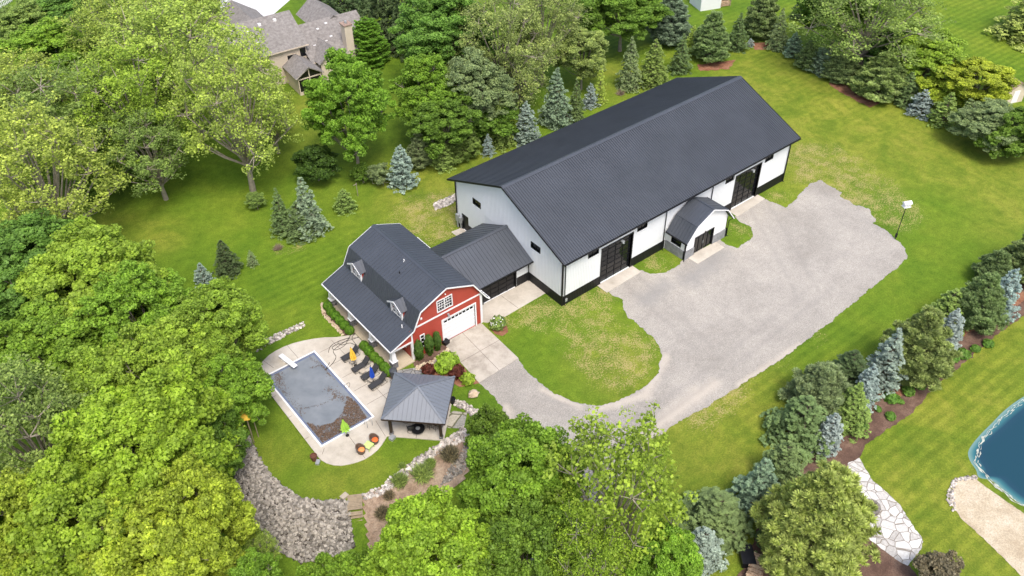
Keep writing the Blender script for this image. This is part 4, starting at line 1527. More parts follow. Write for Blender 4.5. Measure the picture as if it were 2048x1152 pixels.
# porch posts: tapered white shaft on a stone pier
for yy in (3.6, 7.4, 11.35, 15.3):
    m2 = MB()
    v = []
    for z, h in ((1.0, .26), (2.45, .15)):
        v += [C_(-18.38 - h, yy - h, z), C_(-18.38 + h, yy - h, z), C_(-18.38 + h, yy + h, z), C_(-18.38 - h, yy + h, z)]
    m2.add(v, [(0, 3, 2, 1), (4, 5, 6, 7), (0, 1, 5, 4), (1, 2, 6, 5), (2, 3, 7, 6), (3, 0, 4, 7)])
    m2.box(-18.38 - .34 - ox, yy - .34 - oy, .93, -18.38 + .34 - ox, yy + .34 - oy, 1.0)
    po = m2.build('porch_post', MT['white'], t)
    m2 = MB()
    m2.box(-18.38 - .3 - ox, yy - .3 - oy, .1, -18.38 + .3 - ox, yy + .3 - oy, .93)
    m2.build('stone_pier', MT['stone'], po)
# dormers
for yc in (5.93, 13.4):
    w2, zf, ze, zr = .95, 3.75, 5.15, 5.78
    m2 = MB()
    fl = [(-w2, zf), (w2, zf), (w2, ze), (0, zr - .08), (-w2, ze)]
    m2.plate(C_(-16.1, yc, 0), (0, -1, 0), Z_, fl, [rect(-.62, 4.1, .62, 5.08)], .08)
    for s_ in (-1, 1):
        yy = yc + s_ * w2
        pts_ = [C_(-16.05, yy, zf), C_(-15.97, yy, 4.0), C_(-15.5, yy, ze), C_(-16.05, yy, ze)]
        m2.add(pts_, [(0, 1, 2, 3)] if s_ < 0 else [(3, 2, 1, 0)])
    dm = m2.build('dormer', MT['red'], t)
    m2 = MB()
    for s_ in (-1, 1):
        a = Vector(C_(-16.32, yc, zr))
        # each slope runs back until it meets the main roof
        e = Vector(C_(-16.32, yc + s_ * 1.2, ze - .08))
        eb = Vector(C_(-15.5, yc + s_ * 1.2, ze - .08))
        rb = Vector(C_(-15.1, yc, zr))
        k_ = [a, e, eb, rb]
        n_ = (e - a).cross(rb - a).normalized()
        if n_.z < 0: n_ = -n_
        lo = [q - n_ * .07 for q in k_]
        m2.add(k_ + lo, [(0, 1, 2, 3), (7, 6, 5, 4), (0, 4, 5, 1), (1, 5, 6, 2), (2, 6, 7, 3)] if s_ < 0 else [(3, 2, 1, 0), (4, 5, 6, 7), (1, 5, 4, 0), (2, 6, 5, 1), (3, 7, 6, 2)])
        for q in (.3, .7):
            p1 = a.lerp(rb, q)
            p2 = e.lerp(eb, q)
            m2.bar(p1 + n_ * .02, p2 + n_ * .02, .05, .04, n_)
    m2.build('dormer_roof', MT['roof'], dm)
    f_, p_ = MB(), MB()
    opening(f_, p_, C_(-16.1, yc, 0), (0, -1, 0), Z_, -.62, 4.1, -.05, 5.08, .09, .06, .05, 2, 3, .03)
    opening(f_, p_, C_(-16.1, yc, 0), (0, -1, 0), Z_, .05, 4.1, .62, 5.08, .09, .061, .052, 2, 3, .03)
    f_.bar(C_(-16.34, yc - 1.22, ze - .14), C_(-16.34, yc, zr - .05), .04, .16)
    f_.bar(C_(-16.34, yc + 1.22, ze - .14), C_(-16.34, yc, zr - .05), .04, .16)
    f_.box(-16.17 - ox, yc - w2 - .03 - oy, zf, -16.0 - ox, yc - w2 + .14 - oy, ze)
    f_.box(-16.17 - ox, yc + w2 - .14 - oy, zf, -16.0 - ox, yc + w2 + .03 - oy, ze)
    fo = f_.build('window', MT['white'], dm)

# ------------------------------------------------------------------ pavilion
t = empty('pavilion', (pc.x, pc.y, 0), 0, 'square open pavilion with a grey metal hip roof and dark timber posts', 'pavilion')
mb = MB()
D = 3.98
corn = [Vector((0, -D, 2.72)), Vector((D, 0, 2.72)), Vector((0, D, 2.72)), Vector((-D, 0, 2.72))]
apex = Vector((0, 0, 4.15))
for i in range(4):
    a, b = corn[i], corn[(i + 1) % 4]
    U = (b - a).normalized()
    mid = (a + b) / 2
    V = (apex - mid).normalized()
    ln = (b - a).length
    hgt_ = (apex - mid).length
    o_ = [(0, 0), (ln, 0), (ln / 2, hgt_)]
    mb.plate(a, U, V, o_, [], .06)
    mb.ribs(a, U, V, o_, [], .40, .045, .045)
    n_ = Vector((corn[i].y, -corn[i].x, 0)).normalized()
    m_d = (apex - a).normalized()
    mb.bar(a + Vector((0, 0, .03)), apex + Vector((0, 0, .03)), .2, .05)
mb.build('roof', MT['pav_roof'], t)
m2 = MB()
for i in range(4):
    a, b = corn[i] * 1, corn[(i + 1) % 4] * 1
    m2.bar(a + Vector((0, 0, -.1)), b + Vector((0, 0, -.1)), .08, .14)
    a2, b2 = a * .84, b * .84
    a2.z = b2.z = 2.5
    m2.bar(a2, b2, .16, .26)
m2.build('beam', MT['dark_wood'], t)
for i in range(4):
    a = corn[i] * .80
    m2 = MB()
    m2.bar((a.x, a.y, .1), (a.x, a.y, 2.38), .24, .24, (1, 1, 0))
    po = m2.build('post', MT['dark_wood'], t)
    m2 = MB()
    m2.bar((a.x, a.y, .1), (a.x, a.y, .38), .34, .34, (1, 1, 0))
    m2.build('post_base', MT['stone'], po)

# ------------------------------------------------------------------ pool furniture
def lounger():
    """foot at the origin, head towards +x, 0.68 m wide"""
    t = empty('sun_lounger', (0, 0, 0))
    m2 = MB()
    m2.bar((0.0, 0, .36), (1.25, 0, .40), .60, .035)
    m2.build('seat', MT['sling'], t)
    m2 = MB()
    m2.bar((1.25, 0, .41), (1.78, 0, .98), .60, .035)
    m2.build('backrest', MT['sling'], t)
    m2 = MB()
    for s in (-.33, .33):
        m2.tube([(-.04, s, .35), (1.26, s, .40), (1.82, s, 1.0)], .022, 5)
        m2.tube([(.12, s, .36), (.05, s, .03), (.75, s, .03), (.85, s, .38)], .018, 5)
        m2.tube([(1.05, s, .38), (.98, s, .03), (1.75, s, .03), (1.85, s, .35), (1.5, s, .62), (1.15, s, .60)], .018, 5)
    for x, z in ((-.04, .35), (1.82, 1.0)): m2.tube([(x, -.33, z), (x, .33, z)], .022, 5)
    m2.tube([(.05, -.33, .03), (.05, .33, .03)], .018, 5)
    m2.tube([(1.75, -.33, .03), (1.75, .33, .03)], .018, 5)
    m2.build('frame', MT['bronze'], t)
    return t


LN = [((-21.85, 7.45), 0.02, 'charcoal sun lounger beside the closed yellow umbrella'),
      ((-21.85, 5.47), 0.03, 'charcoal sun lounger between the yellow and the blue umbrella, nearer the yellow'),
      ((-21.72, 4.0), 0.05, 'charcoal sun lounger right behind the closed blue umbrella'),
      ((-21.75, 2.55), 0.07, 'charcoal sun lounger at the pavilion end of the row')]
proto = lounger()
for i, (p, a, lb) in enumerate(LN):
    o = proto if i == 0 else copy_tree(proto)
    o.location = (*p, .06)
    o.rotation_euler.z = a
    tag(o, lb, 'sun lounger', 'sun loungers lined up beside the pool')


def side_table():
    t = empty('side_table')
    m2 = MB()
    m2.box(-.27, -.27, .42, .27, .27, .46)
    m2.build('table_top', MT['beige_top'], t)
    for sx in (-1, 1):
        for sy in (-1, 1):
            m2 = MB()
            m2.tube([(sx * .22, sy * .22, .42), (sx * .26, sy * .26, 0)], .016, 5)
            m2.build('leg', MT['bronze'], t)
    return t


st = side_table()
for i, (px, py, lb) in enumerate([(705, 728, 'beige square side table under the yellow umbrella'), (729, 750, 'beige square side table left of the blue umbrella'), (744, 772, 'beige side table at the foot of the blue umbrella')]):
    o = st if i == 0 else copy_tree(st)
    q = Vector(((-21.25, 6.52), (-21.2, 4.74), (-21.15, 3.28))[i])
    o.location = (q.x, q.y, .06)
    o.rotation_euler.z = .1 * i
    tag(o, lb, 'side table', 'side tables between the loungers')


def umbrella(px, py, h, m, label, rmax=.2, lean=(0, 0), flare=1.0):
    q = G(px, py, .06)
    t = empty('patio_umbrella', (q.x, q.y, .06), 0, label, 'umbrella')
    m2 = MB()
    m2.tube([(0, 0, 0), (lean[0] * h, lean[1] * h, h)], .02, 6)
    m2.build('pole', MT['bronze'], t)
    m2 = MB()
    m2.lathe([(.17, 0), (.17, .04), (.05, .07), (.035, .18)], (0, 0, 0), 12)
    m2.build('base', MT['bronze'], t)
    # folded cloth: eight gathered pleats
    m2 = MB()
    n = 16
    v, f = [], []
    zz = [(1.0, .03), (.93, .08), (.8, .13), (.62, rmax * .85), (.5, rmax * 1.0), (.42, rmax * .92), (.38, rmax * flare)]
    for k, (zf, r) in enumerate(zz):
        for i in range(n):
            a = 2 * math.pi * i / n + .12 * k
            rr = r * (1.15 if i % 2 else .62)
            v.append((lean[0] * h * zf + rr * math.cos(a), lean[1] * h * zf + rr * math.sin(a), h * zf + (0.05 if i % 2 and k == len(zz) - 1 else 0)))
    for k in range(len(zz) - 1):
        for i in range(n): f.append((k * n + i, (k + 1) * n + i, (k + 1) * n + (i + 1) % n, k * n + (i + 1) % n))
    f.append(tuple(range(n)))
    m2.add(v, f)
    cl = m2.build('canopy', m, t)
    m2 = MB()
    m2.tube([(lean[0] * h, lean[1] * h, h), (lean[0] * h, lean[1] * h, h + .08)], .03, 6)
    m2.build('finial', MT['bronze'], t)


umbrella(711, 731, 2.5, MT['yellow_cloth'], 'closed yellow patio umbrella between two loungers', .27, (-.06, .02), 1.2)
umbrella(748, 768, 2.4, MT['blue_cloth'], 'closed royal blue patio umbrella between two loungers', .21, (-.03, .0), .7)
umbrella(695, 871, 2.4, MT['lime_cloth'], 'closed lime green patio umbrella at the corner of the pool', .34, (-.08, -.03), 1.35)


def club_chair(cush):
    t = empty('wicker_chair')
    m2 = MB()
    m2.lathe([(.3, 0.02), (.34, .1), (.38, .36)], (0, 0, 0), 16)
    m2.build('base', MT['wicker'], t)
    m2 = MB()
    v, f = [], []
    n = 14
    for i in range(n + 1):
        a = R(-125) + R(250) * i / n + math.pi
        hh = .56 + .32 * math.cos((i / n - .5) * math.pi) ** 2
        for (r, z) in ((.36, .3), (.42, .34), (.46, hh), (.38, hh), (.34, .36)):
            v.append((r * math.cos(a), r * math.sin(a) * .95, z))
    for i in range(n):
        for k in range(5): f.append((i * 5 + k, (i + 1) * 5 + k, (i + 1) * 5 + (k + 1) % 5, i * 5 + (k + 1) % 5))
    f += [(0, 1, 2, 3, 4), tuple(n * 5 + k for k in (4, 3, 2, 1, 0))]
    m2.add(v, f)
    m2.build('backrest', MT['wicker'], t)
    m2 = MB()
    m2.blob((.06, 0, .43), .30, (1, 1, .35), 3, .08, 14, 8)
    m2.build('seat_cushion', cush, t, True)
    return t


def seat_at(o, px, py, rz, lb, cat, grp=None, z=.4, base=.06):
    q = G(px, py, z)
    o.location = (q.x, q.y, base)
    o.rotation_euler.z = rz
    tag(o, lb, cat, grp)


c1 = club_chair(MT['orange_pale'])
seat_at(c1, 722, 900, R(-62), 'wicker swivel chair with a faded orange cushion left of the lime table', 'chair', 'wicker chairs by the pool corner')
c2 = club_chair(MT['orange'])
seat_at(c2, 749, 880, R(-150) + R(80), 'wicker swivel chair with a deep orange cushion right of the lime table', 'chair', 'wicker chairs by the pool corner')
t = empty('side_table', (*G(737, 891, .4)[:2], .06), .35, 'small lime green table between the two wicker chairs', 'side table')
m2 = MB()
m2.box(-.36, -.36, .4, .36, .36, .45)
m2.build('table_top', MT['lime_top'], t)
for sx in (-1, 1):
    for sy in (-1, 1):
        m2 = MB()
        m2.box(sx * .32 - .03, sy * .32 - .03, 0, sx * .32 + .03, sy * .32 + .03, .4)
        m2.build('leg', MT['lime_top'], t)

# diving board
a, b = G(562, 711, .4), G(590, 733, .4)
t = empty('diving_board', (a.x, a.y, .06), math.atan2(b.y - a.y, b.x - a.x), 'white diving board standing at the north end of the covered pool', 'diving board')
ln = (b - a).length
m2 = MB()
m2.box(-.1, -.24, .34, ln + .1, .24, .40)
m2.build('board', MT['white'], t)
m2 = MB()
m2.box(.15, -.22, 0, .75, .22, .28)
m2.box(1.35, -.2, .25, 1.5, .2, .34)
m2.tube([(.5, -.2, .2), (1.42, -.2, .3)], .03, 6)
m2.tube([(.5, .2, .2), (1.42, .2, .3)], .03, 6)
m2.build('stand', MT['white'], t)


def rail(px, py, rz, lb):
    q = G(px, py, .5)
    t = empty('pool_ladder', (q.x, q.y, .06), rz, lb, 'ladder')
    for s in (-.25, .25):
        m2 = MB()
        m2.tube([(-.35, s, -.02), (-.35, s, .55), (-.25, s, .75), (-.05, s, .8), (.12, s, .7), (.18, s, .2), (.18, s, -.06)], .022, 6)
        m2.build('rail', MT['grey'], t)


rail(735, 842, R(90), 'bright steel grab rails at the shallow corner of the pool')


def pot(px, py, r, h, m, lb, cat='planter', name='planter', z=0.0, plant=None):
    q = G(px, py, z)
    t = empty(name, (q.x, q.y, z), 0, lb, cat)
    m2 = MB()
    m2.lathe([(r * .7, 0), (r, h * .9), (r * 1.08, h), (r * .9, h), (r * .85, h * .86)], (0, 0, 0), 14)
    m2.build('pot', m, t)
    m2 = MB()
    m2.lathe([(r * .84, h * .8), (r * .84, h * .84)], (0, 0, 0), 14)
    m2.build('soil', MT['mulch'], t)
    return t


pot(629, 920, .3, .62, MT['rust'], 'rusty brown planter by the pool corner beside the grass', z=0)
pot(905, 806, .3, .6, MT['black'], 'black round planter behind the pavilion', z=0)
t = empty('trash_bin', (*G(788, 755, 0)[:2], .06), 0, 'dark grey plastic bin between the boxwoods and the pavilion', 'bin')
m2 = MB()
m2.lathe([(.3, 0), (.36, .85), (.39, .88), (.39, .95)], (0, 0, 0), 14)
m2.build('body', MT['plastic'], t)
m2 = MB()
m2.lathe([(.4, .95), (.36, 1.02), (.1, 1.1)], (0, 0, 0), 14)
m2.build('lid', MT['plastic'], t)


def crate(px, py, sx, sy, sz, m, lb, cat, name, rz=0.3, z=0.0):
    q = G(px, py, z)
    t = empty(name, (q.x, q.y, z), rz, lb, cat)
    m2 = MB()
    m2.box(-sx, -sy, 0, sx, sy, sz * .8)
    m2.build('body', m, t)
    m2 = MB()
    m2.box(-sx * 1.06, -sy * 1.06, sz * .8, sx * 1.06, sy * 1.06, sz)
    m2.build('lid', m, t)
    return t


crate(785, 878, .26, .2, .28, MT['grey'], 'grey valve box in the grass at the pavilion slab corner', 'box', 'valve_box')
crate(636, 926, .24, .16, .2, MT['grey'], 'grey valve box next to the rusty planter', 'box', 'valve_box', .8)
crate(892, 687, .3, .26, .4, MT['black'], 'black box beside the white garage door', 'box', 'utility_box', .2, .05)
q = G(947, 791)
m2 = MB()
m2.blob((0, 0, .2), .5, (1.05, .85, .72), 4, .5, 18, 12)
o = m2.build('boulder', MT['tan_rock'], None, True)
o.location = (q.x, q.y, 0)
tag(o, 'pale tan boulder alone in the grass behind the pavilion', 'boulder')
for px, py, s, lb in ((1241, 189, .8, 'dry brown stump of cut brush behind the white barn'), (557, 498, .65, 'dead brown brush heap on the lawn behind the red barn')):
    q = G(px, py)
    m2 = MB()
    rr = random.Random(int(px))
    for k in range(220):
        a = rr.uniform(0, 6.28); e = rr.uniform(.1, 1.4); l = s * rr.uniform(.5, 1.1)
        o0 = Vector((rr.uniform(-.3, .3) * s, rr.uniform(-.3, .3) * s, 0))
        m2.tube([o0, o0 + Vector((math.cos(a) * math.cos(e), math.sin(a) * math.cos(e), math.sin(e))) * l], [.02, .008], 3, False)
    o = m2.build('brush_pile', MT['tuft_litter'])
    o.location = (q.x, q.y, 0)
    tag(o, lb, 'brush')

# hose tangled on the deck
m2 = MB()
pts = []
path = [(657, 705), (664, 690), (690, 678), (722, 674), (728, 664), (715, 660), (700, 672), (690, 690), (672, 700), (665, 694), (688, 684), (712, 676), (724, 668), (716, 662), (704, 676), (712, 690), (700, 686), (684, 690), (676, 684), (700, 676), (668, 700), (672, 714), (664, 728), (652, 738), (660, 722)]
ph = smooth_loop([G(a, b, .08)[:2] for a, b in path], 6)[:-6]
m2.tube([(x, y, .085 + .0006 * (i % 7)) for i, (x, y) in enumerate(ph)], .03, 5)
tag(m2.build('garden_hose', MT['hose']), 'dark hose lying in loose tangles on the deck above the pool', 'hose')
m2 = MB()
ph = smooth_loop([G(a, b, .08)[:2] for a, b in [(690, 770), (698, 765), (699, 772), (692, 776), (688, 768)]], 6)
m2.tube([(x, y, .085) for x, y in ph], .02, 5)
tag(m2.build('garden_hose', MT['hose']), 'small loop of dark cord at the pool edge', 'hose')

# things under the pavilion
t = empty('fire_table', (pc.x - 1.2, pc.y - 1.3, .1), 0, 'round black fire table under the pavilion', 'fire table')
m2 = MB(); m2.lathe([(.25, 0), (.3, .3), (.62, .42), (.62, .5)], (0, 0, 0), 18); m2.build('table_top', MT['black'], t)
m2 = MB(); m2.lathe([(.2, .5), (.2, .53)], (0, 0, 0), 14); m2.build('burner', MT['grey'], t)


def patio_chair():
    t = empty('patio_chair')
    m2 = MB(); m2.box(-.25, -.25, .42, .25, .25, .47); m2.build('seat', MT['sling'], t)
    m2 = MB(); m2.bar((-.25, 0, .45), (-.4, 0, 1.0), .5, .04, (1, 0, 0)); m2.build('backrest', MT['sling'], t)
    m2 = MB()
    m2.tube([(.3 * math.cos(a * .4), .3 * math.sin(a * .4), .03) for a in range(17)], .02, 5)
    m2.tube([(0, 0, .03), (0, 0, .42)], .04, 6)
    for s in (-.28, .28): m2.tube([(-.3, s, .66), (.22, s, .64), (.22, s, .44)], .02, 5)
    m2.build('frame', MT['bronze'], t)
    return t


def stool():
    t = empty('bar_stool')
    m2 = MB(); m2.lathe([(.2, .72), (.21, .78)], (0, 0, 0), 12); m2.build('seat', MT['dark_wood'], t)
    for k in range(4):
        a = math.pi / 4 + k * math.pi / 2
        m2 = MB(); m2.tube([(.14 * math.cos(a), .14 * math.sin(a), .72), (.22 * math.cos(a), .22 * math.sin(a), 0)], .018, 5); m2.build('leg', MT['bronze'], t)
    m2 = MB(); m2.tube([(.2 * math.cos(a * .4), .2 * math.sin(a * .4), .25) for a in range(17)], .012, 5); m2.build('foot_ring', MT['bronze'], t)
    return t


pch = patio_chair()
for i, (px, py, rz, lb) in enumerate([(821, 858, R(70), 'black swivel patio chair near the open front of the pavilion'), (812, 838, R(-20), 'black patio chair in the shade behind the front pavilion post')]):
    o = pch if i == 0 else copy_tree(pch)
    q = G(px, py, .4)
    o.location = (q.x, q.y, .1); o.rotation_euler.z = rz
    tag(o, lb, 'chair', 'black chairs under the pavilion')
sto = stool()
for i, (px, py, lb) in enumerate([(860, 856, 'dark bar stool under the pavilion, left one of two'), (872, 859, 'dark bar stool under the pavilion, right one of two')]):
    o = sto if i == 0 else copy_tree(sto)
    q = G(px, py, .1)
    o.location = (q.x, q.y, .1)
    tag(o, lb, 'stool', 'bar stools under the pavilion')
t = empty('bar_counter', (*G(885, 838, .1)[:2], .1), R(45), 'dark timber bar counter at the right side of the pavilion', 'bar')
m2 = MB(); m2.box(-1.1, -.3, .98, 1.1, .3, 1.04); m2.build('counter_top', MT['dark_wood'], t)
m2 = MB(); m2.box(-1.0, -.22, 0, 1.0, .22, .98); m2.build('body', MT['stone'], t)

# timber steps down the bank
sa, sb = G(710, 990, 0), G(714, 1052, -1.3)
dd = Vector((sb.x - sa.x, sb.y - sa.y, 0)); ln = dd.length; dd.normalize(); dn = Vector((-dd.y, dd.x, 0))
t = empty('wooden_steps', (sa.x, sa.y, 0), math.atan2(dd.y, dd.x), 'weathered wooden steps leading down the rock bank', 'steps')
m2 = MB()
for k in range(9): m2.box(.02 + k * .17, -.55, .06, .17 + k * .17, .55, .11)
m2.build('landing', MT['wood'], t)
ns = 7
for k in range(ns):
    m2 = MB()
    x0 = 1.58 + k * (ln - 1.58 + .5) / ns
    zz = .06 - (k + 1) * .2
    m2.box(x0, -.55, zz, x0 + .17, .55, zz + .05)
    m2.box(x0 + .185, -.55, zz, x0 + .36, .55, zz + .05)
    m2.box(x0 - .02, -.55, zz - .16, x0, .55, zz)
    m2.build('step', MT['wood'], t)
m2 = MB()
for s in (-.58, .58):
    m2.bar((1.5, s, -.05), (ln + .5, s, -1.5), .06, .3)
    m2.bar((0, s, .0), (1.5, s, .0), .06, .2)
m2.build('stringer', MT['wood'], t)
crate(689, 994, .3, .22, .22, MT['beige_top'], 'pale stone block at the head of the wooden steps', 'block', 'stone_block', .2)

# fire ring on the flagstone patio
q = G(1741, 1017)
t = empty('fire_pit', (q.x, q.y, .03), 0, 'round stone fire pit on the white flagstone terrace', 'fire pit')
m2 = MB()
for k in range(14):
    a = 2 * math.pi * k / 14
    c, s = math.cos(a), math.sin(a)
    m2.bar((.62 * c - .14 * s, .62 * s + .14 * c, .16), (.62 * c + .14 * s, .62 * s - .14 * c, .16), .24, .3)
m2.build('ring', MT['white_rock'], t)
m2 = MB(); m2.lathe([(.52, .0), (.52, .06)], (0, 0, 0), 16); m2.build('ash_bed', MT['black'], t)

# log pile at the lower edge
q = G(1510, 1142)
t = empty('log_pile', (q.x, q.y, 0), R(25), 'stack of split firewood logs at the bottom edge among the conifers', 'log pile')
rr = random.Random(3)
for i in range(13):
    for j in range(3):
        m2 = MB()
        x = -1.3 + i * .2 + rr.uniform(-.03, .03)
        m2.tube([(x, -.55 + rr.uniform(-.08, .08), .2 + j * .2), (x + rr.uniform(-.05, .05), .5 + rr.uniform(-.08, .08), .2 + j * .2)], .1, 5)
        m2.build('log', MT['log'], t)
m2 = MB(); m2.box(-1.5, -.4, 0, 1.4, .4, .1); m2.build('rack', MT['black'], t)
t = crate(1492, 1118, .8, .5, .7, MT['black'], 'black tarp covered bin between the conifers beside the firewood', 'bin', 'storage_bin', .9)

# martin house on a pole
q = G(1790, 478)
t = empty('birdhouse', (q.x, q.y, 0), R(-25), 'white many-holed martin house on a tall black pole at the gravel edge', 'birdhouse')
m2 = MB()
m2.tube([(0, 0, 0), (0, 0, 4.5)], .045, 8)
m2.box(-.09, -.09, .25, .09, .09, .8)
m2.build('pole', MT['black'], t)
m2 = MB()
m2.box(-.42, -.3, 4.5, .42, .3, 4.55)
m2.box(-.36, -.24, 4.55, .36, .24, 4.98)
m2.add([(-.46, -.34, 4.97), (.46, -.34, 4.97), (.46, .34, 4.97), (-.46, .34, 4.97), (-.46, 0, 5.24), (.46, 0, 5.24)], [(0, 1, 5, 4), (2, 3, 4, 5), (0, 4, 3), (1, 2, 5), (3, 2, 1, 0)])
for k in range(7): m2.box(-.42 + k * .14 - .006, -.3, 4.55, -.42 + k * .14 + .006, -.288, 4.66)
m2.build('house', MT['white'], t)
m2 = MB()
for s in (-1, 1):
    for k in range(4):
        for z in (4.66, 4.85):
            x = -.27 + k * .18
            m2.box(x - .035, s * .243, z - .035, x + .035, s * .238, z + .035)
m2.build('entrance_hole', MT['black'], t)

# ------------------------------------------------------------------ neighbour house
t = empty('house', (3, 62, 0), R(-5), 'large beige neighbour house with grey-brown shingle roofs half hidden by trees', 'house')
Hh = lambda x, y, z: (x - 3, y - 62, z)


def gable_x(mb, x0, x1, y0, y1, ze, zr, ovh=.4, yr=None):
    yr = (y0 + y1) / 2 if yr is None else yr
    for (ya, sg) in ((y0 - ovh, 1), (y1 + ovh, -1)):
        O = Vector(Hh(x0 - ovh, ya, ze)) if sg > 0 else Vector(Hh(x1 + ovh, ya, ze))
        U = (1, 0, 0) if sg > 0 else (-1, 0, 0)
        V = Vector((0, yr - ya, zr - ze))
        ln = V.length
        mb.plate(O, U, V.normalized(), rect(0, 0, x1 - x0 + 2 * ovh, ln), [], .14)


def gable_y(mb, x0, x1, y0, y1, ze, zr, ovh=.35):
    xr = (x0 + x1) / 2
    for sg in (1, -1):
        xa = x0 - ovh if sg > 0 else x1 + ovh
        O = Vector(Hh(xa, y1, ze)) if sg > 0 else Vector(Hh(xa, y0 - ovh, ze))
        U = (0, -1, 0) if sg > 0 else (0, 1, 0)
        V = Vector((xr - xa, 0, zr - ze))
        mb.plate(O, U, V.normalized(), rect(0, 0, y1 - y0 + ovh, V.length), [], .14)


mb = MB()
gable_x(mb, -8, 5.0, 62.7, 73.5, 5.2, 8.3)
gable_x(mb, 5.2, 15.0, 61.2, 72.5, 2.9, 6.3)
gable_y(mb, 1.3, 4.9, 57.9, 62.9, 2.75, 4.15)
gable_y(mb, 5.7, 9.6, 59.6, 66, 3.1, 4.9)
gable_y(mb, 9.0, 14.0, 66.8, 75, 4.4, 6.6)
gable_y(mb, -3, 3.5, 68, 79, 4.9, 7.4)
rf = mb.build('roof', MT['shingle'], t)
for x, y, z in ((.2, 67.0, 7.8), (2.6, 67.1, 7.85), (5.9, 67, 6.0), (8.3, 65.6, 5.5), (9.9, 66.1, 5.8), (8.6, 63.6, 4.3), (9.6, 64.0, 4.6), (6.6, 63.4, 4.2), (-1.9, 66.4, 7.4), (-1.2, 64.6, 6.3)):
    m2 = MB()
    m2.box(x - 3 - .2, y - 62 - .2, z - .3, x - 3 + .2, y - 62 + .2, z + .12)
    m2.build('roof_vent', MT['white'], rf)
mb = MB()
mb.box(-8 - 3, .7, 0, 5 - 3, 11.2, 5.15)
mb.box(5.2 - 3, -.75, 0, 15 - 3, 10.3, 2.85)
mb.box(5.7 - 3, -2.4, 0, 9.6 - 3, 1, 3.05)
for (x0, x1, y, ze, zr) in ((5.7, 9.6, 59.6, 3.0, 4.75),):
    mb.plate(Hh(0, y, 0), X_, Z_, [(x0, ze), (x1, ze), ((x0 + x1) / 2, zr)], [], .1)
for z in np.arange(.25, 5.1, .25): mb.box(-11, .684, z, 2.0, .699, z + .03)
mb.box(14.9 - 3, .2, 0, 15.0 - 3, .3, 3)
mb.build('wall', MT['beige_siding'], t)
mb = MB()
for a, b in ((5.2, 60.95 - .0),):
    pass
mb.bar(Hh(-8.4, 62.28, 5.1), Hh(5.4, 62.28, 5.1), .08, .16)
mb.bar(Hh(4.95, 60.78, 2.8), Hh(15.4, 60.78, 2.8), .08, .16)
mb.build('gutter', MT['beige_siding'], t)
# chimney
m2 = MB(); m2.box(7.7, -1.0, 0, 8.9, .4, 6.9); ch = m2.build('chimney', MT['beige_siding'], t)
m2 = MB(); m2.box(7.6, -1.1, 6.9, 9.0, .5, 7.05); m2.build('chimney_cap', MT['brown_shingle'], ch)
m2 = MB(); m2.lathe([(.2, 7.05), (.2, 7.4)], (8.3, -.3, 0), 10); m2.build('flue', MT['grey'], ch)
# sunroom
m2 = MB()
x0, x1, yy = 1.3 - 3, 4.9 - 3, 57.9 - 62
m2.box(x0, yy, 0, x1, yy + 5, .5)
for x in (x0, (x0 + x1) / 2 - .07, x1 - .14): m2.box(x, yy - .02, .5, x + .14, yy + .12, 2.9 if x != (x0 + x1) / 2 - .07 else 3.9)
m2.box(x0, yy - .015, 2.35, x1, yy + .1, 2.5)
m2.box(x0, yy, .5, x0 + .1, yy + 5, 2.7)
m2.bar((x0 - .3, yy - .3, 2.7), ((x0 + x1) / 2, yy - .3, 4.05), .06, .16)
m2.bar((x1 + .3, yy - .3, 2.7), ((x0 + x1) / 2, yy - .3, 4.05), .06, .16)
m2.build('sunroom_frame', MT['beige_siding'], t)
m2 = MB()
m2.plate((0, yy + .06, 0), X_, Z_, [(x0 + .1, .5), (x1 - .1, .5), (x1 - .1, 2.75), ((x0 + x1) / 2, 3.95), (x0 + .1, 2.75)], [], .05)
m2.build('sunroom_window', MT['glass'], t)
for (x, y, z, w, h) in ((2.9, .69, 3.4, .9, 1.3), (-1.0, .69, 3.0, 1.4, 1.1), (-5, .69, 3.2, 1.2, 1.3), (-1.2, .69, .7, 2.0, 1.5), (5.1, -2.42, .5, .7, 1.8), (6.2, -2.42, .5, .7, 1.8), (5.3, -2.42, 3.05, .9, .7)):
    if x == 2.9: x = 1.0
    m2 = MB()
    m2.box(x - .08, y - .03, z - .08, x + w + .08, y + .02, z + h + .08)
    fo = m2.build('window', MT['beige_siding'], t)
    m2 = MB()
    m2.box(x, y - .04, z, x + w, y - .02, z + h)
    m2.build('pane', MT['glass'], fo)

# sheds
t = empty('shed', (*G(1420, 12)[:2], 0), R(-20), 'white metal shed at the top edge with a small firewood lean-to', 'shed')
m2 = MB(); m2.box(-2.6, -1.4, 0, 1.2, 2.5, 2.6); m2.build('wall', MT['white_steel'], t)
m2 = MB()
m2.add([(-2.8, -1.6, 2.6), (1.4, -1.6, 2.6), (1.4, .55, 3.5), (-2.8, .55, 3.5), (1.4, 2.7, 2.6), (-2.8, 2.7, 2.6)], [(0, 1, 2, 3), (3, 2, 4, 5), (1, 4, 2), (0, 3, 5), (0, 5, 4, 1)])
m2.build('roof', MT['white_steel'], t)
m2 = MB(); m2.bar((1.2, 0, 2.1), (3.4, 0, 1.5), 2.4, .08); m2.build('lean_to_roof', MT['beige_siding'], t)
m2 = MB()
for s in (-1.1, 1.1): m2.bar((3.2, s, 0), (3.2, s, 1.5), .12, .12, (1, 0, 0))
m2.build('post', MT['wood'], t)
m2 = MB()
rr = random.Random(8)
for i in range(9):
    for j in range(4): m2.tube([(1.5, -1 + i * .23, .12 + j * .22), (3.1, -1 + i * .23, .12 + j * .22)], .1, 5)
m2.build('firewood', MT['log'], t)
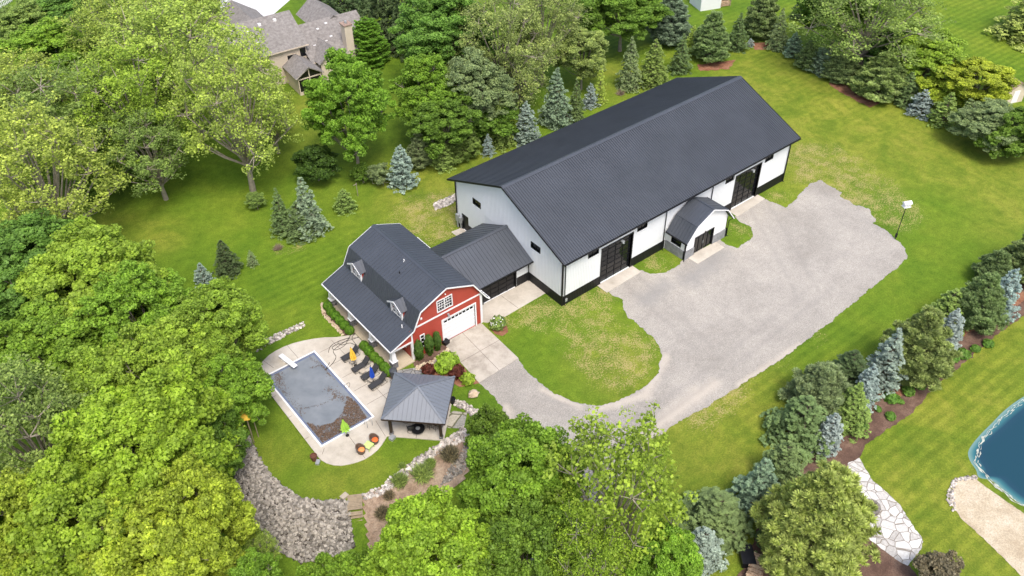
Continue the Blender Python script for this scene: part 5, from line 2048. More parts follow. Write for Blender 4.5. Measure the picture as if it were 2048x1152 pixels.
t = empty('shed', (*G(2003, 192)[:2], 0), R(70), 'small beige garden shed with a brown shingle roof behind the yellow-green trees', 'shed')
m2 = MB(); m2.box(-2.2, -1.5, 0, 2.2, 1.5, 2.2); m2.add([(-2.2, -1.5, 2.2), (-2.2, 1.5, 2.2), (-2.2, 0, 3.1)], [(0, 1, 2)]); m2.add([(2.2, -1.5, 2.2), (2.2, 1.5, 2.2), (2.2, 0, 3.1)], [(0, 2, 1)])
m2.build('wall', MT['beige_siding'], t)
m2 = MB()
for s in (-1, 1):
    V = Vector((0, s * 1.8, -1.08))
    m2.plate((-2.5 * s, s * 1.8, 2.1), (s, 0, 0), Vector((0, -s * 1.8, 1.08)).normalized(), rect(0, 0, 5.0, 2.1), [], .1)
m2.build('roof', MT['brown_shingle'], t)
m2 = MB(); m2.box(-2.24, -.5, .1, -2.2, .5, 1.9); m2.build('door', MT['white'], t)
# white railing far left
q = G(8, 14)
t = empty('fence', (q.x, q.y, 0), R(40), 'white picket railing at the top left corner', 'fence')
for k in range(12):
    m2 = MB(); m2.box(-2.4 + k * .42, -.03, .1, -2.26 + k * .42, .03, 1.2); m2.build('picket', MT['white'], t)
m2 = MB(); m2.box(-2.6, .03, .3, 2.6, .08, .4); m2.box(-2.6, .03, .95, 2.6, .08, 1.05); m2.build('rail', MT['white'], t)
# yellow play tower glimpsed through the leaves
q = G(489, 824, 3.6)
t = empty('play_tower', (q.x, q.y, 0), R(30), 'yellow peaked canopy of a play tower glimpsed among leaves left of the pool', 'play tower')
m2 = MB(); m2.lathe([(.85, 3.3), (.05, 4.2)], (0, 0, 0), 6); m2.build('canopy', MT['yellow_cloth'], t)
for k in range(4):
    a = math.pi / 4 + k * math.pi / 2
    m2 = MB(); m2.tube([(.5 * math.cos(a), .5 * math.sin(a), 0), (.5 * math.cos(a), .5 * math.sin(a), 3.4)], .05, 5); m2.build('post', MT['wood'], t)
# thin stake in the lawn
q = G(716, 392)
t = empty('garden_post', (q.x, q.y, 0), 0, 'thin grey post with a crossbar standing alone in the rear lawn', 'post')
m2 = MB(); m2.tube([(0, 0, 0), (0, 0, 1.9)], .045, 6); m2.build('post', MT['pale_bark'], t)
m2 = MB(); m2.tube([(-.4, 0, 1.7), (.1, 0, 1.75)], .04, 6); m2.build('crossbar', MT['pale_bark'], t)

# ------------------------------------------------------------------ TREES
RNG = np.random.default_rng(11)


def quads_mesh(name, centers, nrm, size, v, aspect=1.0, axis_dir=None, fold=0.0):
    """many leaf quads: centre, normal, half size; v = per-leaf tone"""
    n = len(centers)
    nrm = nrm / (np.linalg.norm(nrm, axis=1, keepdims=True) + 1e-9)
    if axis_dir is None:
        r = RNG.normal(size=(n, 3))
    else:
        r = axis_dir
    a = r - (r * nrm).sum(1, keepdims=True) * nrm
    a /= (np.linalg.norm(a, axis=1, keepdims=True) + 1e-9)
    b = np.cross(nrm, a)
    s = size[:, None]
    P = np.stack([centers + a * s, centers + b * s * aspect + nrm * s * fold, centers - a * s, centers - b * s * aspect + nrm * s * fold], 1).reshape(-1, 3)
    me = bpy.data.meshes.new(name)
    me.vertices.add(n * 4)
    me.vertices.foreach_set('co', P.astype(np.float32).ravel())
    me.loops.add(n * 4)
    me.loops.foreach_set('vertex_index', np.arange(n * 4, dtype=np.int32))
    me.polygons.add(n)
    me.polygons.foreach_set('loop_start', np.arange(0, n * 4, 4, dtype=np.int32))
    at = me.attributes.new('v', 'FLOAT', 'FACE')
    at.data.foreach_set('value', np.clip(v, 0, 1).astype(np.float32))
    me.update(calc_edges=True)
    return me


def rdir(n):
    d = RNG.normal(size=(n, 3))
    return d / np.linalg.norm(d, axis=1, keepdims=True)


def broad_proto(seed, H, Rx, base, nl=13, nclump=26, per=170, leaf=.11, loose=0.0, lobe=.42, clump=.62, upshoot=0.0, multi=1):
    """returns (trunk mesh, crown mesh): lobes -> clumps -> leaves"""
    global RNG
    RNG = np.random.default_rng(seed)
    rr = random.Random(seed)
    zc = (H + base) / 2
    rz = (H - base) / 2
    tb = MB()
    top = Vector((rr.uniform(-.3, .3), rr.uniform(-.3, .3), base + rz * .9))
    r0 = H * .0135
    for mtr in range(multi):
        off = Vector((rr.uniform(-.5, .5), rr.uniform(-.5, .5), 0)) if multi > 1 else Vector((0, 0, 0))
        tp = top + off * 3
        tb.tube([off, off + Vector((rr.uniform(-.1, .1), rr.uniform(-.1, .1), H * .15)), off * 1.5 + Vector((tp.x * .4, tp.y * .4, base + (tp.z - base) * .3)), tp], [r0 * 1.35 / multi ** .5, r0 / multi ** .5, r0 * .7 / multi ** .5, r0 * .2], 7)
    C, N_, V_ = [], [], []
    ga = 2.399963
    for i in range(nl):
        f = (i + .5) / nl
        cz = 1 - 1.75 * f            # from top towards the lower flanks
        rad = math.sqrt(max(0, 1 - cz * cz)) if cz > -.2 else 1.0
        an = i * ga + rr.uniform(-.3, .3)
        q = rr.uniform(.45, .82) if nl > 20 else rr.uniform(.50, .70)
        lc = Vector((math.cos(an) * rad * Rx * q, math.sin(an) * rad * Rx * q, zc + cz * rz * rr.uniform(.52, .84)))
        lr = lobe * Rx * rr.uniform(.8, 1.2)
        # limb
        st = Vector((top.x * .5, top.y * .5, base * .9 + (lc.z - base) * .25))
        md = st.lerp(lc, .5) + Vector((0, 0, -.3))
        tb.tube([st, md, lc], [r0 * .5, r0 * .36, r0 * .22], 5, False)
        k = nclump
        d = rdir(k)
        d[:, 2] = np.where(d[:, 2] < -.35, -d[:, 2] * .6, d[:, 2])
        rad_ = lr * RNG.uniform(.55, 1.05, k) ** .8
        cc = np.array(lc) + d * rad_[:, None]
        cc[:, 2] = np.array(lc)[2] + (cc[:, 2] - lc.z) * 0.85
        if upshoot: cc[:, 2] += upshoot * RNG.uniform(0, 1, k) ** 2 * (d[:, 2] > 0)
        for j in range(k):
            if j % (2 if loose > .3 else 5) == 0:
                p = Vector(cc[j])
                tb.tube([lc.lerp(p, .05), lc.lerp(p, .55) + Vector((0, 0, -.08)), p], [r0 * .2, r0 * .13, r0 * .05], 3, False)
            cs = clump * rr.uniform(.7, 1.3)
            m_ = int(per * rr.uniform(.7, 1.3))
            e = rdir(m_) * (RNG.uniform(.25, 1.0, m_) ** .5)[:, None]
            e *= np.array([cs, cs, cs * .55])
            if loose > .5: e[:, 2] *= 1.5
            ps = cc[j] + e
            C.append(ps)
            out = (cc[j] - np.array([0, 0, zc - rz * .3]))
            out = out / np.linalg.norm(out)
            N_.append(rdir(m_) * 1.0 + out * .45 + np.array([0, 0, .40]))
            tone = rr.uniform(.1, .9)
            V_.append(tone * .45 + .35 * RNG.uniform(0, 1, m_) + .2 * np.clip(e[:, 2] / (cs * .55), -1, 1))  # random tone, plus tuft tops painted lighter and undersides darker like top light
    C = np.concatenate(C); N_ = np.concatenate(N_); V_ = np.concatenate(V_)
    sz = leaf * RNG.uniform(.45, 1.6, len(C))
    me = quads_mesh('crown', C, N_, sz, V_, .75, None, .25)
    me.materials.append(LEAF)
    tr = tb.build('trunk', MT['pale_bark'])
    return (tr, me, float(np.percentile(C[:, 2], 99.8)), float(np.percentile(np.hypot(C[:, 0], C[:, 1]), 94)))


def conifer_proto(seed, H, Rx, levels=17, droop=.25, spray=.2, dens=1.0, base=.2, power=.85, tuft=.2, lift=0.0, nb0=11):
    """spruce: tiers of drooping branches, each branch a fan of needle tufts"""
    global RNG
    RNG = np.random.default_rng(seed)
    rr = random.Random(seed)
    tb = MB()
    tb.tube([(0, 0, 0), (0, 0, H * .5), (0, 0, H * .98)], [H * .02, H * .012, .02], 6)
    C, A_, N_, V_, S_ = [], [], [], [], []
    K = 15
    for l in range(levels):
        f = l / (levels - 1)
        z0 = base + (H - base) * f ** 0.95
        rl = Rx * ((1 - f) ** power) * (.88 if f < .06 else 1) + .10
        nb = max(4, int(nb0 * (rl / Rx) ** .45))
        ph = rr.uniform(0, 6.28)
        for b in range(nb):
            an = 2 * math.pi * (b + rr.uniform(-.35, .35)) / nb + ph
            r_ = rl * rr.uniform(.58, 1.22)
            z = z0 + rr.uniform(-.35, .35) * H / levels
            d = np.array([math.cos(an), math.sin(an), 0])
            sd_ = np.array([-d[1], d[0], 0])
            tone = rr.uniform(0.05, .9)
            nt_ = max(3, int((5 + 15 * (r_ / Rx) * min(1.6, Rx / 1.9)) * dens))
            for q in range(nt_):
                t_ = rr.uniform(.22, 1.0) ** .7
                wid = (.44 * r_ * (1.08 - t_) ** .8 + .05)
                lat = rr.uniform(-1, 1) * wid
                c = d * (r_ * t_) + sd_ * lat
                c[2] = z - droop * r_ * t_ ** 1.6 + lift * r_ * t_ ** 3 - abs(lat) * .22 + rr.gauss(0, .04)
                outd = d * .9 + sd_ * (lat / (wid + .01)) * .7
                dd_ = rdir(K) * .75 + outd[None] * .8
                dd_ /= np.linalg.norm(dd_, axis=1, keepdims=True)
                dd_[:, 2] = dd_[:, 2] * .6 + .06
                C.append(c[None] + dd_ * tuft * .5)
                A_.append(dd_)
                N_.append(np.array([0, 0, 1.0])[None] + RNG.normal(0, .5, (K, 3)))
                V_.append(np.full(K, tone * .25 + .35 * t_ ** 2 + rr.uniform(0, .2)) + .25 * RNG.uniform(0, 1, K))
                S_.append(np.full(K, spray * .6) * RNG.uniform(.6, 1.2, K))
            if b % 2 == 0:
                tb.tube([(0, 0, z + .05), tuple(d * r_ * .8 + np.array([0, 0, z - droop * r_ * .6]))], [.035, .01], 3, False)
    C = np.concatenate(C); A_ = np.concatenate(A_); N_ = np.concatenate(N_); V_ = np.concatenate(V_); S_ = np.concatenate(S_)
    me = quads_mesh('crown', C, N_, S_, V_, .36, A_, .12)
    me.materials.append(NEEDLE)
    tr = tb.build('trunk', MT['bark'])
    return (tr, me, H, float(np.percentile(np.hypot(C[:, 0], C[:, 1]), 97)))


def pine_proto(seed, H, Rx, levels=13, puff=.42, per=46, base=.6, width_pow=.62, fill=1.0):
    """white pine: level tiers of branches carrying needle puffs"""
    global RNG
    RNG = np.random.default_rng(seed)
    rr = random.Random(seed)
    tb = MB()
    tb.tube([(0, 0, 0), (0, 0, H * .5), (0, 0, H * .97)], [H * .022, H * .013, .02], 6)
    C, A_, V_, S_ = [], [], [], []
    for l in range(levels):
        f = l / (levels - 1)
        z = base + (H - base) * f
        rl = Rx * (math.sin(math.pi * min(1, (.16 + .84 * (1 - f)) ** .9) * .5)) ** (1 / width_pow * .8) * (1 if l else .8)
        nb = max(3, int(9 * (rl / Rx) ** .5) + 1)
        for b in range(nb):
            an = 2 * math.pi * (b + rr.uniform(-.3, .3)) / nb + l * 2.1
            r_ = rl * rr.uniform(.72, 1.12)
            d = Vector((math.cos(an), math.sin(an), 0))
            sd_ = Vector((-d.y, d.x, 0))
            rise = rr.uniform(.0, .22)
            tb.tube([(0, 0, z - .3), tuple(d * r_ * .6 + Vector((0, 0, z - .1))), tuple(d * r_ + Vector((0, 0, z + rise * r_)))], [.05, .03, .012], 3, False)
            np_ = int((4 + 11 * r_ / Rx) * fill * Rx / 2.6)
            for k in range(np_):
                t_ = rr.uniform(.25, 1.0) ** .6
                lat = rr.uniform(-1, 1) * .42 * r_ * (1.1 - t_ * .75)
                c = d * (r_ * t_) + sd_ * lat + Vector((0, 0, z - .1 + rise * r_ * t_ ** 2 + rr.uniform(-.16, .22)))
                pr = puff * rr.uniform(.7, 1.2)
                dd_ = rdir(per)
                dd_[:, 2] = np.abs(dd_[:, 2]) * .8 + dd_[:, 2] * .2 + .15
                C.append(np.array(c) + dd_ * pr * .55)
                A_.append(dd_)
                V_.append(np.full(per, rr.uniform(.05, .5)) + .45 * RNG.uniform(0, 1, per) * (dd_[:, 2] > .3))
                S_.append(np.full(per, pr * .5))
    C = np.concatenate(C); A_ = np.concatenate(A_); V_ = np.concatenate(V_); S_ = np.concatenate(S_)
    nn_ = np.cross(A_, rdir(len(A_)))
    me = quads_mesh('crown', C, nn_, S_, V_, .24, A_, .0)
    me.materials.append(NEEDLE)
    tr = tb.build('trunk', MT['bark'])
    return (tr, me, H, float(np.percentile(np.hypot(C[:, 0], C[:, 1]), 98)))


def shrub_proto(seed, r, per=2200, leaf=.05, sq=1.0, rough=.25):
    global RNG
    RNG = np.random.default_rng(seed)
    d = rdir(per)
    k = np.array([noise.noise(Vector(q) * 2.2 + Vector((seed, 0, 0))) for q in d])
    rad = r * (1 + rough * k) * RNG.uniform(.75, 1.03, per) ** .5
    C = d * rad[:, None] * np.array([1, 1, sq])
    C[:, 2] += r * sq * .92
    ok = C[:, 2] > .02
    V = .35 + .4 * k + .35 * RNG.uniform(0, 1, per)
    me = quads_mesh('foliage', C[ok], (rdir(per) * .7 + d)[ok], leaf * RNG.uniform(.7, 1.3, ok.sum()), V[ok], .8, None, .2)
    me.materials.append(LEAF)
    tb = MB()
    rr = random.Random(seed)
    for i in range(6):
        a = i * 1.05
        tb.tube([(0, 0, 0), (math.cos(a) * r * .5, math.sin(a) * r * .5, r * sq * 1.1)], [.03, .01], 4, False)
    st_ = tb.build('stem', MT['bark'])
    return (st_, me, 2 * r * sq, r)


PR = {}
PR['m1'] = broad_proto(1, 13, 5.2, 2.4, nl=30, nclump=19, per=200, leaf=.095, lobe=.27, clump=.54, upshoot=1.1)
PR['m2'] = broad_proto(2, 14, 5.6, 2.6, nl=34, nclump=18, per=200, leaf=.095, lobe=.25, clump=.56, upshoot=1.2)
PR['m3'] = broad_proto(3, 12, 4.6, 2.0, nl=27, nclump=18, per=200, leaf=.09, lobe=.27, clump=.50, upshoot=1.0)
PR['m4'] = broad_proto(4, 13, 5.0, 1.2, nl=30, nclump=22, per=140, leaf=.095, lobe=.28, clump=.52, loose=.2, upshoot=1.2)
PR['l1'] = broad_proto(5, 18, 6.0, 2.2, nl=36, nclump=14, per=50, leaf=.085, lobe=.27, clump=.62, loose=.7, upshoot=1.4)
PR['l2'] = broad_proto(6, 17, 5.4, 2.0, nl=34, nclump=14, per=50, leaf=.085, lobe=.27, clump=.62, loose=.7, upshoot=1.6)
PR['l3'] = broad_proto(7, 15, 5.0, 2.5, nl=22, nclump=15, per=34, leaf=.11, lobe=.31, clump=.55, loose=.9, upshoot=2.6, multi=3)
PR['b1'] = broad_proto(8, 6, 2.8, .5, nl=12, nclump=26, per=70, leaf=.11, lobe=.42, clump=.40)
PR['b2'] = broad_proto(9, 5, 2.0, .2, nl=10, nclump=24, per=60, leaf=.09, lobe=.44, clump=.32, multi=3)
PR['s1'] = conifer_proto(21, 7, 2.3, 17, .26, .20)
PR['s2'] = conifer_proto(22, 6.5, 2.1, 14, .10, .20, power=.62, lift=.10, tuft=.24)
PR['s3'] = conifer_proto(23, 8, 2.8, 16, .42, .22, power=.72, tuft=.24, nb0=12)
PR['s4'] = conifer_proto(24, 4, 1.35, 13, .12, .13, power=.75, tuft=.15, lift=.1, nb0=9)
PR['p1'] = pine_proto(31, 8.5, 3.3)
PR['p2'] = pine_proto(32, 9.0, 3.6, 15, .40)
PR['p3'] = pine_proto(33, 6.5, 2.4, 12, .34, 40)
PR['arb'] = conifer_proto(41, 7.6, 2.8, 24, .05, .2, dens=1.3, base=.1, power=.42, lift=.2, nb0=15)
USED = set()


def pal(c): return (*c, 1)


GREENS = dict(
    bright=(0.255, 0.445, 0.050), lime=(0.330, 0.500, 0.052), yellow=(0.425, 0.535, 0.062), mid=(0.185, 0.320, 0.045), deep=(0.090, 0.180, 0.032), emerald=(0.175, 0.345, 0.060),
    pale=(0.430, 0.560, 0.110), olive=(0.355, 0.460, 0.140), grey=(0.290, 0.380, 0.165), spring=(0.335, 0.495, 0.062), gold=(0.450, 0.560, 0.060),
    spruce=(0.180, 0.265, 0.095), dspruce=(0.105, 0.165, 0.062), bspruce=(0.320, 0.420, 0.350), bgreen=(0.260, 0.365, 0.230), lspruce=(0.260, 0.370, 0.090), vblue=(0.365, 0.460, 0.430),
    pine=(0.250, 0.345, 0.125), ypine=(0.430, 0.500, 0.130), gpine=(0.255, 0.330, 0.145), ogpine=(0.310, 0.400, 0.125), lgreen=(0.30, 0.43, 0.11), burg=(0.130, 0.042, 0.030), box=(0.140, 0.300, 0.028), white_g=(0.22, 0.33, 0.09), brown=(0.26, 0.235, 0.15))


def place(pname, x, y, sxy, sz, col, label, cat, group, name, rz=None, bark=None, z=0.0):
    tr0, me, H, Rx = PR[pname]
    rr = random.Random(int(x * 131 + y * 17))
    t = empty(name, (x, y, z), rr.uniform(0, 6.28) if rz is None else rz, label, cat, group)
    t.scale = (sxy, sxy, sz)
    if pname in USED:
        tr = tr0.copy(); COL.objects.link(tr)
    else:
        tr = tr0; USED.add(pname)
    tr.parent = t
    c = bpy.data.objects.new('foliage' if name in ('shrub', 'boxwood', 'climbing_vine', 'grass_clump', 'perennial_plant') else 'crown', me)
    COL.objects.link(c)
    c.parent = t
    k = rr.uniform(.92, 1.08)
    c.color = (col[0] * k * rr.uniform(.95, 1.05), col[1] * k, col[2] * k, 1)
    return t


def conifer(pname, ax, ay, bx, by, wpx, col, label, name='spruce_tree', group=None, cat='tree'):
    """ax,ay apex; bx,by lowest visible skirt point; wpx crown width in survey pixels"""
    b = G(bx, by)
    dist = (b - CAMP).length
    r = wpx / 2 * dist / (F_ * 1000)
    dh = Vector((b.x - CX_, b.y - CY_, 0)).normalized()
    pos = b + dh * r * .75
    d = ray(ax, ay)
    dh2 = Vector((d.x, d.y))
    tt = Vector((pos.x - CX_, pos.y - CY_)).dot(dh2) / dh2.dot(dh2)
    h = max(1.2, CZ_ + d.z * tt)
    _, _, H, Rx = PR[pname]
    g_ = height(pos.x, pos.y)
    place(pname, pos.x, pos.y, r / Rx, h / H, GREENS[col], label, cat, group, name, z=g_)


def broad(pname, cx, cy, rpx, hc, htot, col, label, name='maple_tree', group=None):
    """cx,cy crown centre in the survey; hc its height; rpx crown radius"""
    p = G(cx, cy, hc)
    r = rpx * (p - CAMP).length / (F_ * 1000)
    _, _, H, Rx = PR[pname]
    g_ = height(p.x, p.y)
    place(pname, p.x, p.y, r / Rx, (htot - g_) / H, GREENS[col], label, 'tree', group, name, z=g_)


gw = 'woodland trees left of the pool'
broad('m1', 55, 545, 120, 7, 12, 'emerald', 'dark emerald maple crown at the left edge above the bright maples', group=gw)
broad('m2', 190, 575, 118, 7.5, 13, 'spring', 'fresh green maple with rounded top nearest the open rear lawn', group=gw)
broad('m4', 285, 640, 95, 7, 12.5, 'bright', 'mid green maple wedged in the middle of the left woodland', group=gw)
broad('m1', 432, 668, 92, 6.5, 11.5, 'spring', 'light green maple crown just below the two small spruces', group=gw)
broad('m3', 345, 745, 100, 7, 12, 'spring', 'spring green maple in the centre of the left woodland', group=gw)
broad('m4', 446, 788, 78, 5, 9, 'bright', 'leafy green tree leaning out over the pool corner', group=gw)
broad('m3', 110, 715, 100, 6, 11, 'bright', 'shaded green maple between the two left edge crowns', group=gw)
broad('l2', 55, 860, 125, 8, 14, 'lgreen', 'thin-leaved pale tree with bare twigs at the left edge', group=gw)
broad('m4', 215, 800, 100, 6.5, 11.5, 'spring', 'spring green maple left of the large yellow-green maple', group=gw)
broad('m2', 290, 905, 145, 8.5, 14.5, 'lime', 'large yellow-green maple filling the middle of the lower left', group=gw)
broad('m1', 385, 1048, 100, 7, 12.5, 'yellow', 'yellow-tipped maple beside the rock bank', group=gw)
broad('m2', 170, 1060, 130, 8, 13.5, 'lime', 'lime green maple at the lower left, second from the corner', group=gw)
broad('m1', 20, 1060, 110, 8, 13, 'yellow', 'yellowish maple in the lower left corner', group=gw)
broad('m3', 320, 1130, 110, 7, 12, 'yellow', 'yellow-green maple cut by the bottom edge left of the rock bank', group=gw)
broad('m4', 500, 1185, 66, 3, 6.5, 'bright', 'low green tree below the rock bank at the bottom edge', group=gw)
broad('m3', 420, 905, 62, 4, 7.5, 'mid', 'small shaded tree at the upper rim of the rock bank', group=gw)
broad('l3', 520, 1105, 34, 1.2, 4, 'pale', 'sparse twiggy tree with grey stems under the rock bank', group=gw, name='ash_tree')
gb = 'trees along the bottom edge'
broad('m2', 862, 1118, 122, 8, 12.5, 'lime', 'wide lime maple at the bottom edge below the reed bed', group=gb)
broad('m3', 690, 1190, 66, 4, 8, 'bright', 'green maple at the foot of the wooden steps', group=gb)
broad('m1', 1050, 965, 116, 7, 12.5, 'bright', 'dense green maple between pavilion and gravel drive', group=gb)
broad('b1', 975, 868, 42, 2.2, 5, 'mid', 'small dark leafy tree at the end of the rock border', group=gb)
broad('l3', 1225, 1000, 138, 8, 16.5, 'spring', 'tall airy spring green tree spreading over the gravel drive', group=gb, name='ash_tree')
broad('l1', 1170, 1130, 95, 7, 12.5, 'lime', 'loose yellow-green tree with visible forked trunk at the bottom edge', group=gb, name='ash_tree')
broad('m3', 1050, 1110, 95, 6, 10.5, 'mid', 'shaded maple at the bottom edge under the airy tree', group=gb)
broad('m3', 1330, 1140, 72, 5, 8.5, 'bright', 'small bright green maple beside the bottom blue spruce', group=gb)
gu = 'tall ash trees in the upper left'
broad('l1', 460, 195, 112, 13, 20.5, 'pale', 'tall pale ash with a visible straight trunk nearest the beige house', group=gu, name='ash_tree')
broad('l2', 355, 110, 135, 12, 19, 'pale', 'pale ash with a thick dark forked trunk beside the white drive', group=gu, name='ash_tree')
broad('l1', 270, 210, 115, 10, 17, 'spring', 'green ash between the two thick trunked pale trees', group=gu, name='ash_tree')
broad('l2', 300, 300, 80, 7, 12, 'lgreen', 'smaller green ash over the slender leaning trunks', group=gu, name='ash_tree')
broad('l2', 75, 340, 120, 11, 18, 'pale', 'pale ash with leaning trunk at the left edge of the lawn', group=gu, name='ash_tree')
broad('l1', 130, 240, 120, 9, 16, 'lgreen', 'leafy ash deep in the upper left wood', group=gu, name='ash_tree')
broad('l2', 30, 215, 100, 9, 16, 'pale', 'pale ash crown touching the left edge high up', group=gu, name='ash_tree')
broad('m4', 180, 290, 110, 6, 11, 'mid', 'shaded broadleaf tree under the pale ashes', group=gu)
broad('m4', 110, 120, 90, 6, 11, 'bright', 'bright green tree below the white railing', group=gu)
broad('m3', 150, 25, 75, 5, 9, 'emerald', 'dark leafy tree at the top edge left of centre', group=gu)
broad('l1', 250, 60, 100, 9, 15, 'pale', 'light ash at the top edge beside the white drive', group=gu, name='ash_tree')
broad('m4', 60, 60, 60, 5, 9, 'lgreen', 'loose green tree just below the railing corner', group=gu)
broad('l2', 540, 225, 52, 6, 10, 'pale', 'light ash branching in front of the sunroom', group=gu, name='ash_tree')
broad('b1', 530, 190, 26, 2.5, 5, 'bright', 'small bright green tree by the beige house wall', group=gu)
broad('l2', 385, 20, 75, 6, 12, 'pale', 'thin-leaved ash against the white drive', group=gu, name='ash_tree')
broad('m4', 700, 222, 78, 8.5, 16, 'bright', 'upright bright green tree alone behind the red barn', group=None)
broad('b1', 632, 330, 42, 2.3, 4.8, 'deep', 'round dark green bush tree left of the upright bright tree', group=None)
gm = 'trees behind the white barn'
broad('m2', 895, 75, 92, 9, 15, 'emerald', 'rich green maple at the top behind the barn', group=gm)
broad('m4', 860, 190, 70, 7, 12, 'bright', 'light green leafy tree on the left flank of the grove', group=gm)
broad('l1', 1005, 85, 95, 10, 17, 'olive', 'large grey-olive cottonwood rising from the grove', group=gm, name='ash_tree')
broad('l2', 1085, 38, 82, 10, 16, 'olive', 'second olive cottonwood at the top edge', group=gm, name='ash_tree')
broad('m4', 950, 180, 75, 7, 12, 'grey', 'grey-green tree in the heart of the grove', group=gm)
broad('l3', 1040, 172, 60, 4.5, 10, 'olive', 'slender stemmed olive tree behind the barn roof', group=gm, name='ash_tree')
broad('m3', 885, 255, 66, 4.5, 8.5, 'mid', 'full green tree at the left foot of the grove', group=gm)
broad('b1', 985, 245, 50, 3, 6, 'mid', 'leafy understorey tree between spruce and cottonwood', group=gm)
broad('m3', 1165, 115, 48, 5, 9, 'olive', 'round olive maple right of the cottonwoods', group=gm)
broad('b2', 1153, 40, 18, 3, 6, 'grey', 'slim pale grey young tree on the striped lawn', group=gm)
broad('m1', 1245, 28, 80, 6, 11, 'mid', 'dense dark glossy tree at the top edge by the big blue spruce', group=gm)
gt = 'trees in the upper right'
broad('l1', 1745, 30, 115, 9, 16, 'lgreen', 'large spreading tree with a leaning forked trunk in the upper right', group=gt, name='ash_tree')
broad('m3', 1680, 20, 65, 7, 12, 'mid', 'green crown at the top edge left of the forked trunk', group=gt)
broad('b1', 1790, 110, 50, 3.5, 7, 'deep', 'dark leafy tree behind the row under the forked tree', group=gt)
broad('m3', 1855, 120, 62, 4, 7.5, 'spring', 'yellow-green rounded tree behind the conifer row', group=gt)
broad('b1', 1890, 175, 46, 2.6, 5.5, 'gold', 'golden green bushy tree next to the small blue spruce', group=gt)
broad('m3', 1955, 175, 58, 3.6, 7, 'gold', 'golden green rounded tree beside the beige garden shed', group=gt)
broad('m4', 1975, 255, 58, 2.8, 5.8, 'grey', 'broad shaggy grey-green bush tree at the right end of the row', group=gt)
broad('b1', 2000, 285, 42, 2.2, 4.6, 'mid', 'dense green bush tree at the lower right end of the row', group=gt)
broad('m3', 2050, 270, 45, 3, 6, 'mid', 'green tree cut by the right edge below the garden shed', group=gt)

gr_ = 'conifer row along the right bed'
C = conifer
C('s2', 1390, 1052, 1392, 1152, 90, 'bspruce', 'small round blue spruce at the bottom of the row', group=gr_)
C('s3', 1410, 985, 1412, 1110, 164, 'spruce', 'wide dark green spruce behind the bottom blue spruce', group=gr_)
C('s1', 1480, 905, 1497, 1045, 103, 'bgreen', 'tall silvery green spruce beside the wide dark spruce', group=gr_)
C('s2', 1560, 880, 1548, 990, 94, 'spruce', 'rounded dark green spruce left of the giant yellow pine', group=gr_)
C('p2', 1612, 930, 1584, 1188, 208, 'ypine', 'giant yellow-green pine overhanging the flagstone terrace', 'pine_tree', gr_)
C('s3', 1582, 785, 1582, 915, 144, 'spruce', 'broad shaggy green spruce left of the slim blue spruce', group=gr_)
C('s2', 1632, 815, 1644, 912, 59, 'vblue', 'slim pale blue spruce in front of the shaggy green spruce', group=gr_)
C('p1', 1627, 728, 1622, 850, 123, 'gpine', 'grey-green pine with soft round top', 'pine_tree', gr_)
C('s3', 1670, 690, 1678, 800, 108, 'dspruce', 'dark spruce top between grey pine and silvery spruce', group=gr_)
C('s1', 1677, 755, 1684, 872, 86, 'lspruce', 'yellow-green spruce right behind the slim blue spruce', group=gr_)
C('s1', 1743, 645, 1750, 790, 84, 'bspruce', 'tall silvery blue spruce beside the broad olive pine', group=gr_)
C('s2', 1719, 722, 1714, 826, 55, 'vblue', 'narrow pale blue spruce leaning on the tall silvery blue one', group=gr_)
C('p1', 1810, 612, 1803, 782, 129, 'ogpine', 'broad olive pine in the middle of the row', 'pine_tree', gr_)
C('s2', 1870, 606, 1880, 706, 57, 'vblue', 'pale blue spruce right of the broad olive pine', group=gr_)
C('s3', 1870, 565, 1878, 665, 82, 'lspruce', 'bright green spruce behind the pale blue one', group=gr_)
C('p3', 1923, 535, 1930, 672, 94, 'pine', 'mid green pine between two blue spruces', 'pine_tree', gr_)
C('s2', 1993, 527, 1984, 645, 63, 'vblue', 'pale blue spruce nearest the right edge', group=gr_)
C('p3', 1968, 495, 1973, 580, 72, 'spruce', 'dark green pine top behind the right edge blue spruce', 'pine_tree', gr_)
C('p2', 2030, 440, 2038, 578, 103, 'pine', 'big green pine at the right edge', 'pine_tree', gr_)
C('s2', 1567, 1010, 1537, 1110, 61, 'dspruce', 'dark spruce hidden behind the giant yellow pine', group=gr_)

gk = 'conifers behind the white barn'
C('s1', 1122, 140, 1112, 262, 74, 'bgreen', 'blue-green spruce in front of the cottonwoods', group=gk)
C('s1', 1150, 160, 1150, 250, 40, 'spruce', 'green spruce peeking out right of the blue-green spruce', group=gk)
C('s4', 1176, 168, 1180, 220, 36, 'vblue', 'small bright blue spruce behind the roof', group=gk)
C('s4', 1197, 134, 1198, 214, 30, 'pale', 'slim pale green spruce next to the small bright blue one', group=gk)
C('s2', 1052, 206, 1052, 294, 54, 'bspruce', 'blue spruce standing at the rear roof edge', group=gk)
C('s4', 976, 270, 977, 316, 28, 'vblue', 'tiny blue spruce next to the barn roof', group=gk)
C('s3', 1000, 190, 1000, 302, 66, 'lspruce', 'drooping green spruce left of the roof edge blue spruce', group=gk)
C('p3', 932, 235, 925, 332, 74, 'lspruce', 'yellow-green conifer left of the tiny blue spruce', group=gk, name='pine_tree')
C('s2', 888, 282, 888, 345, 50, 'lgreen', 'rounded light green conifer at the lawn edge', group=gk)
C('p3', 838, 264, 842, 345, 52, 'gpine', 'grey-green pine behind the big blue spruce', 'pine_tree', gk)
C('s2', 803, 293, 809, 384, 62, 'bspruce', 'big silvery blue spruce at the rear lawn left of the barn', group=gk)
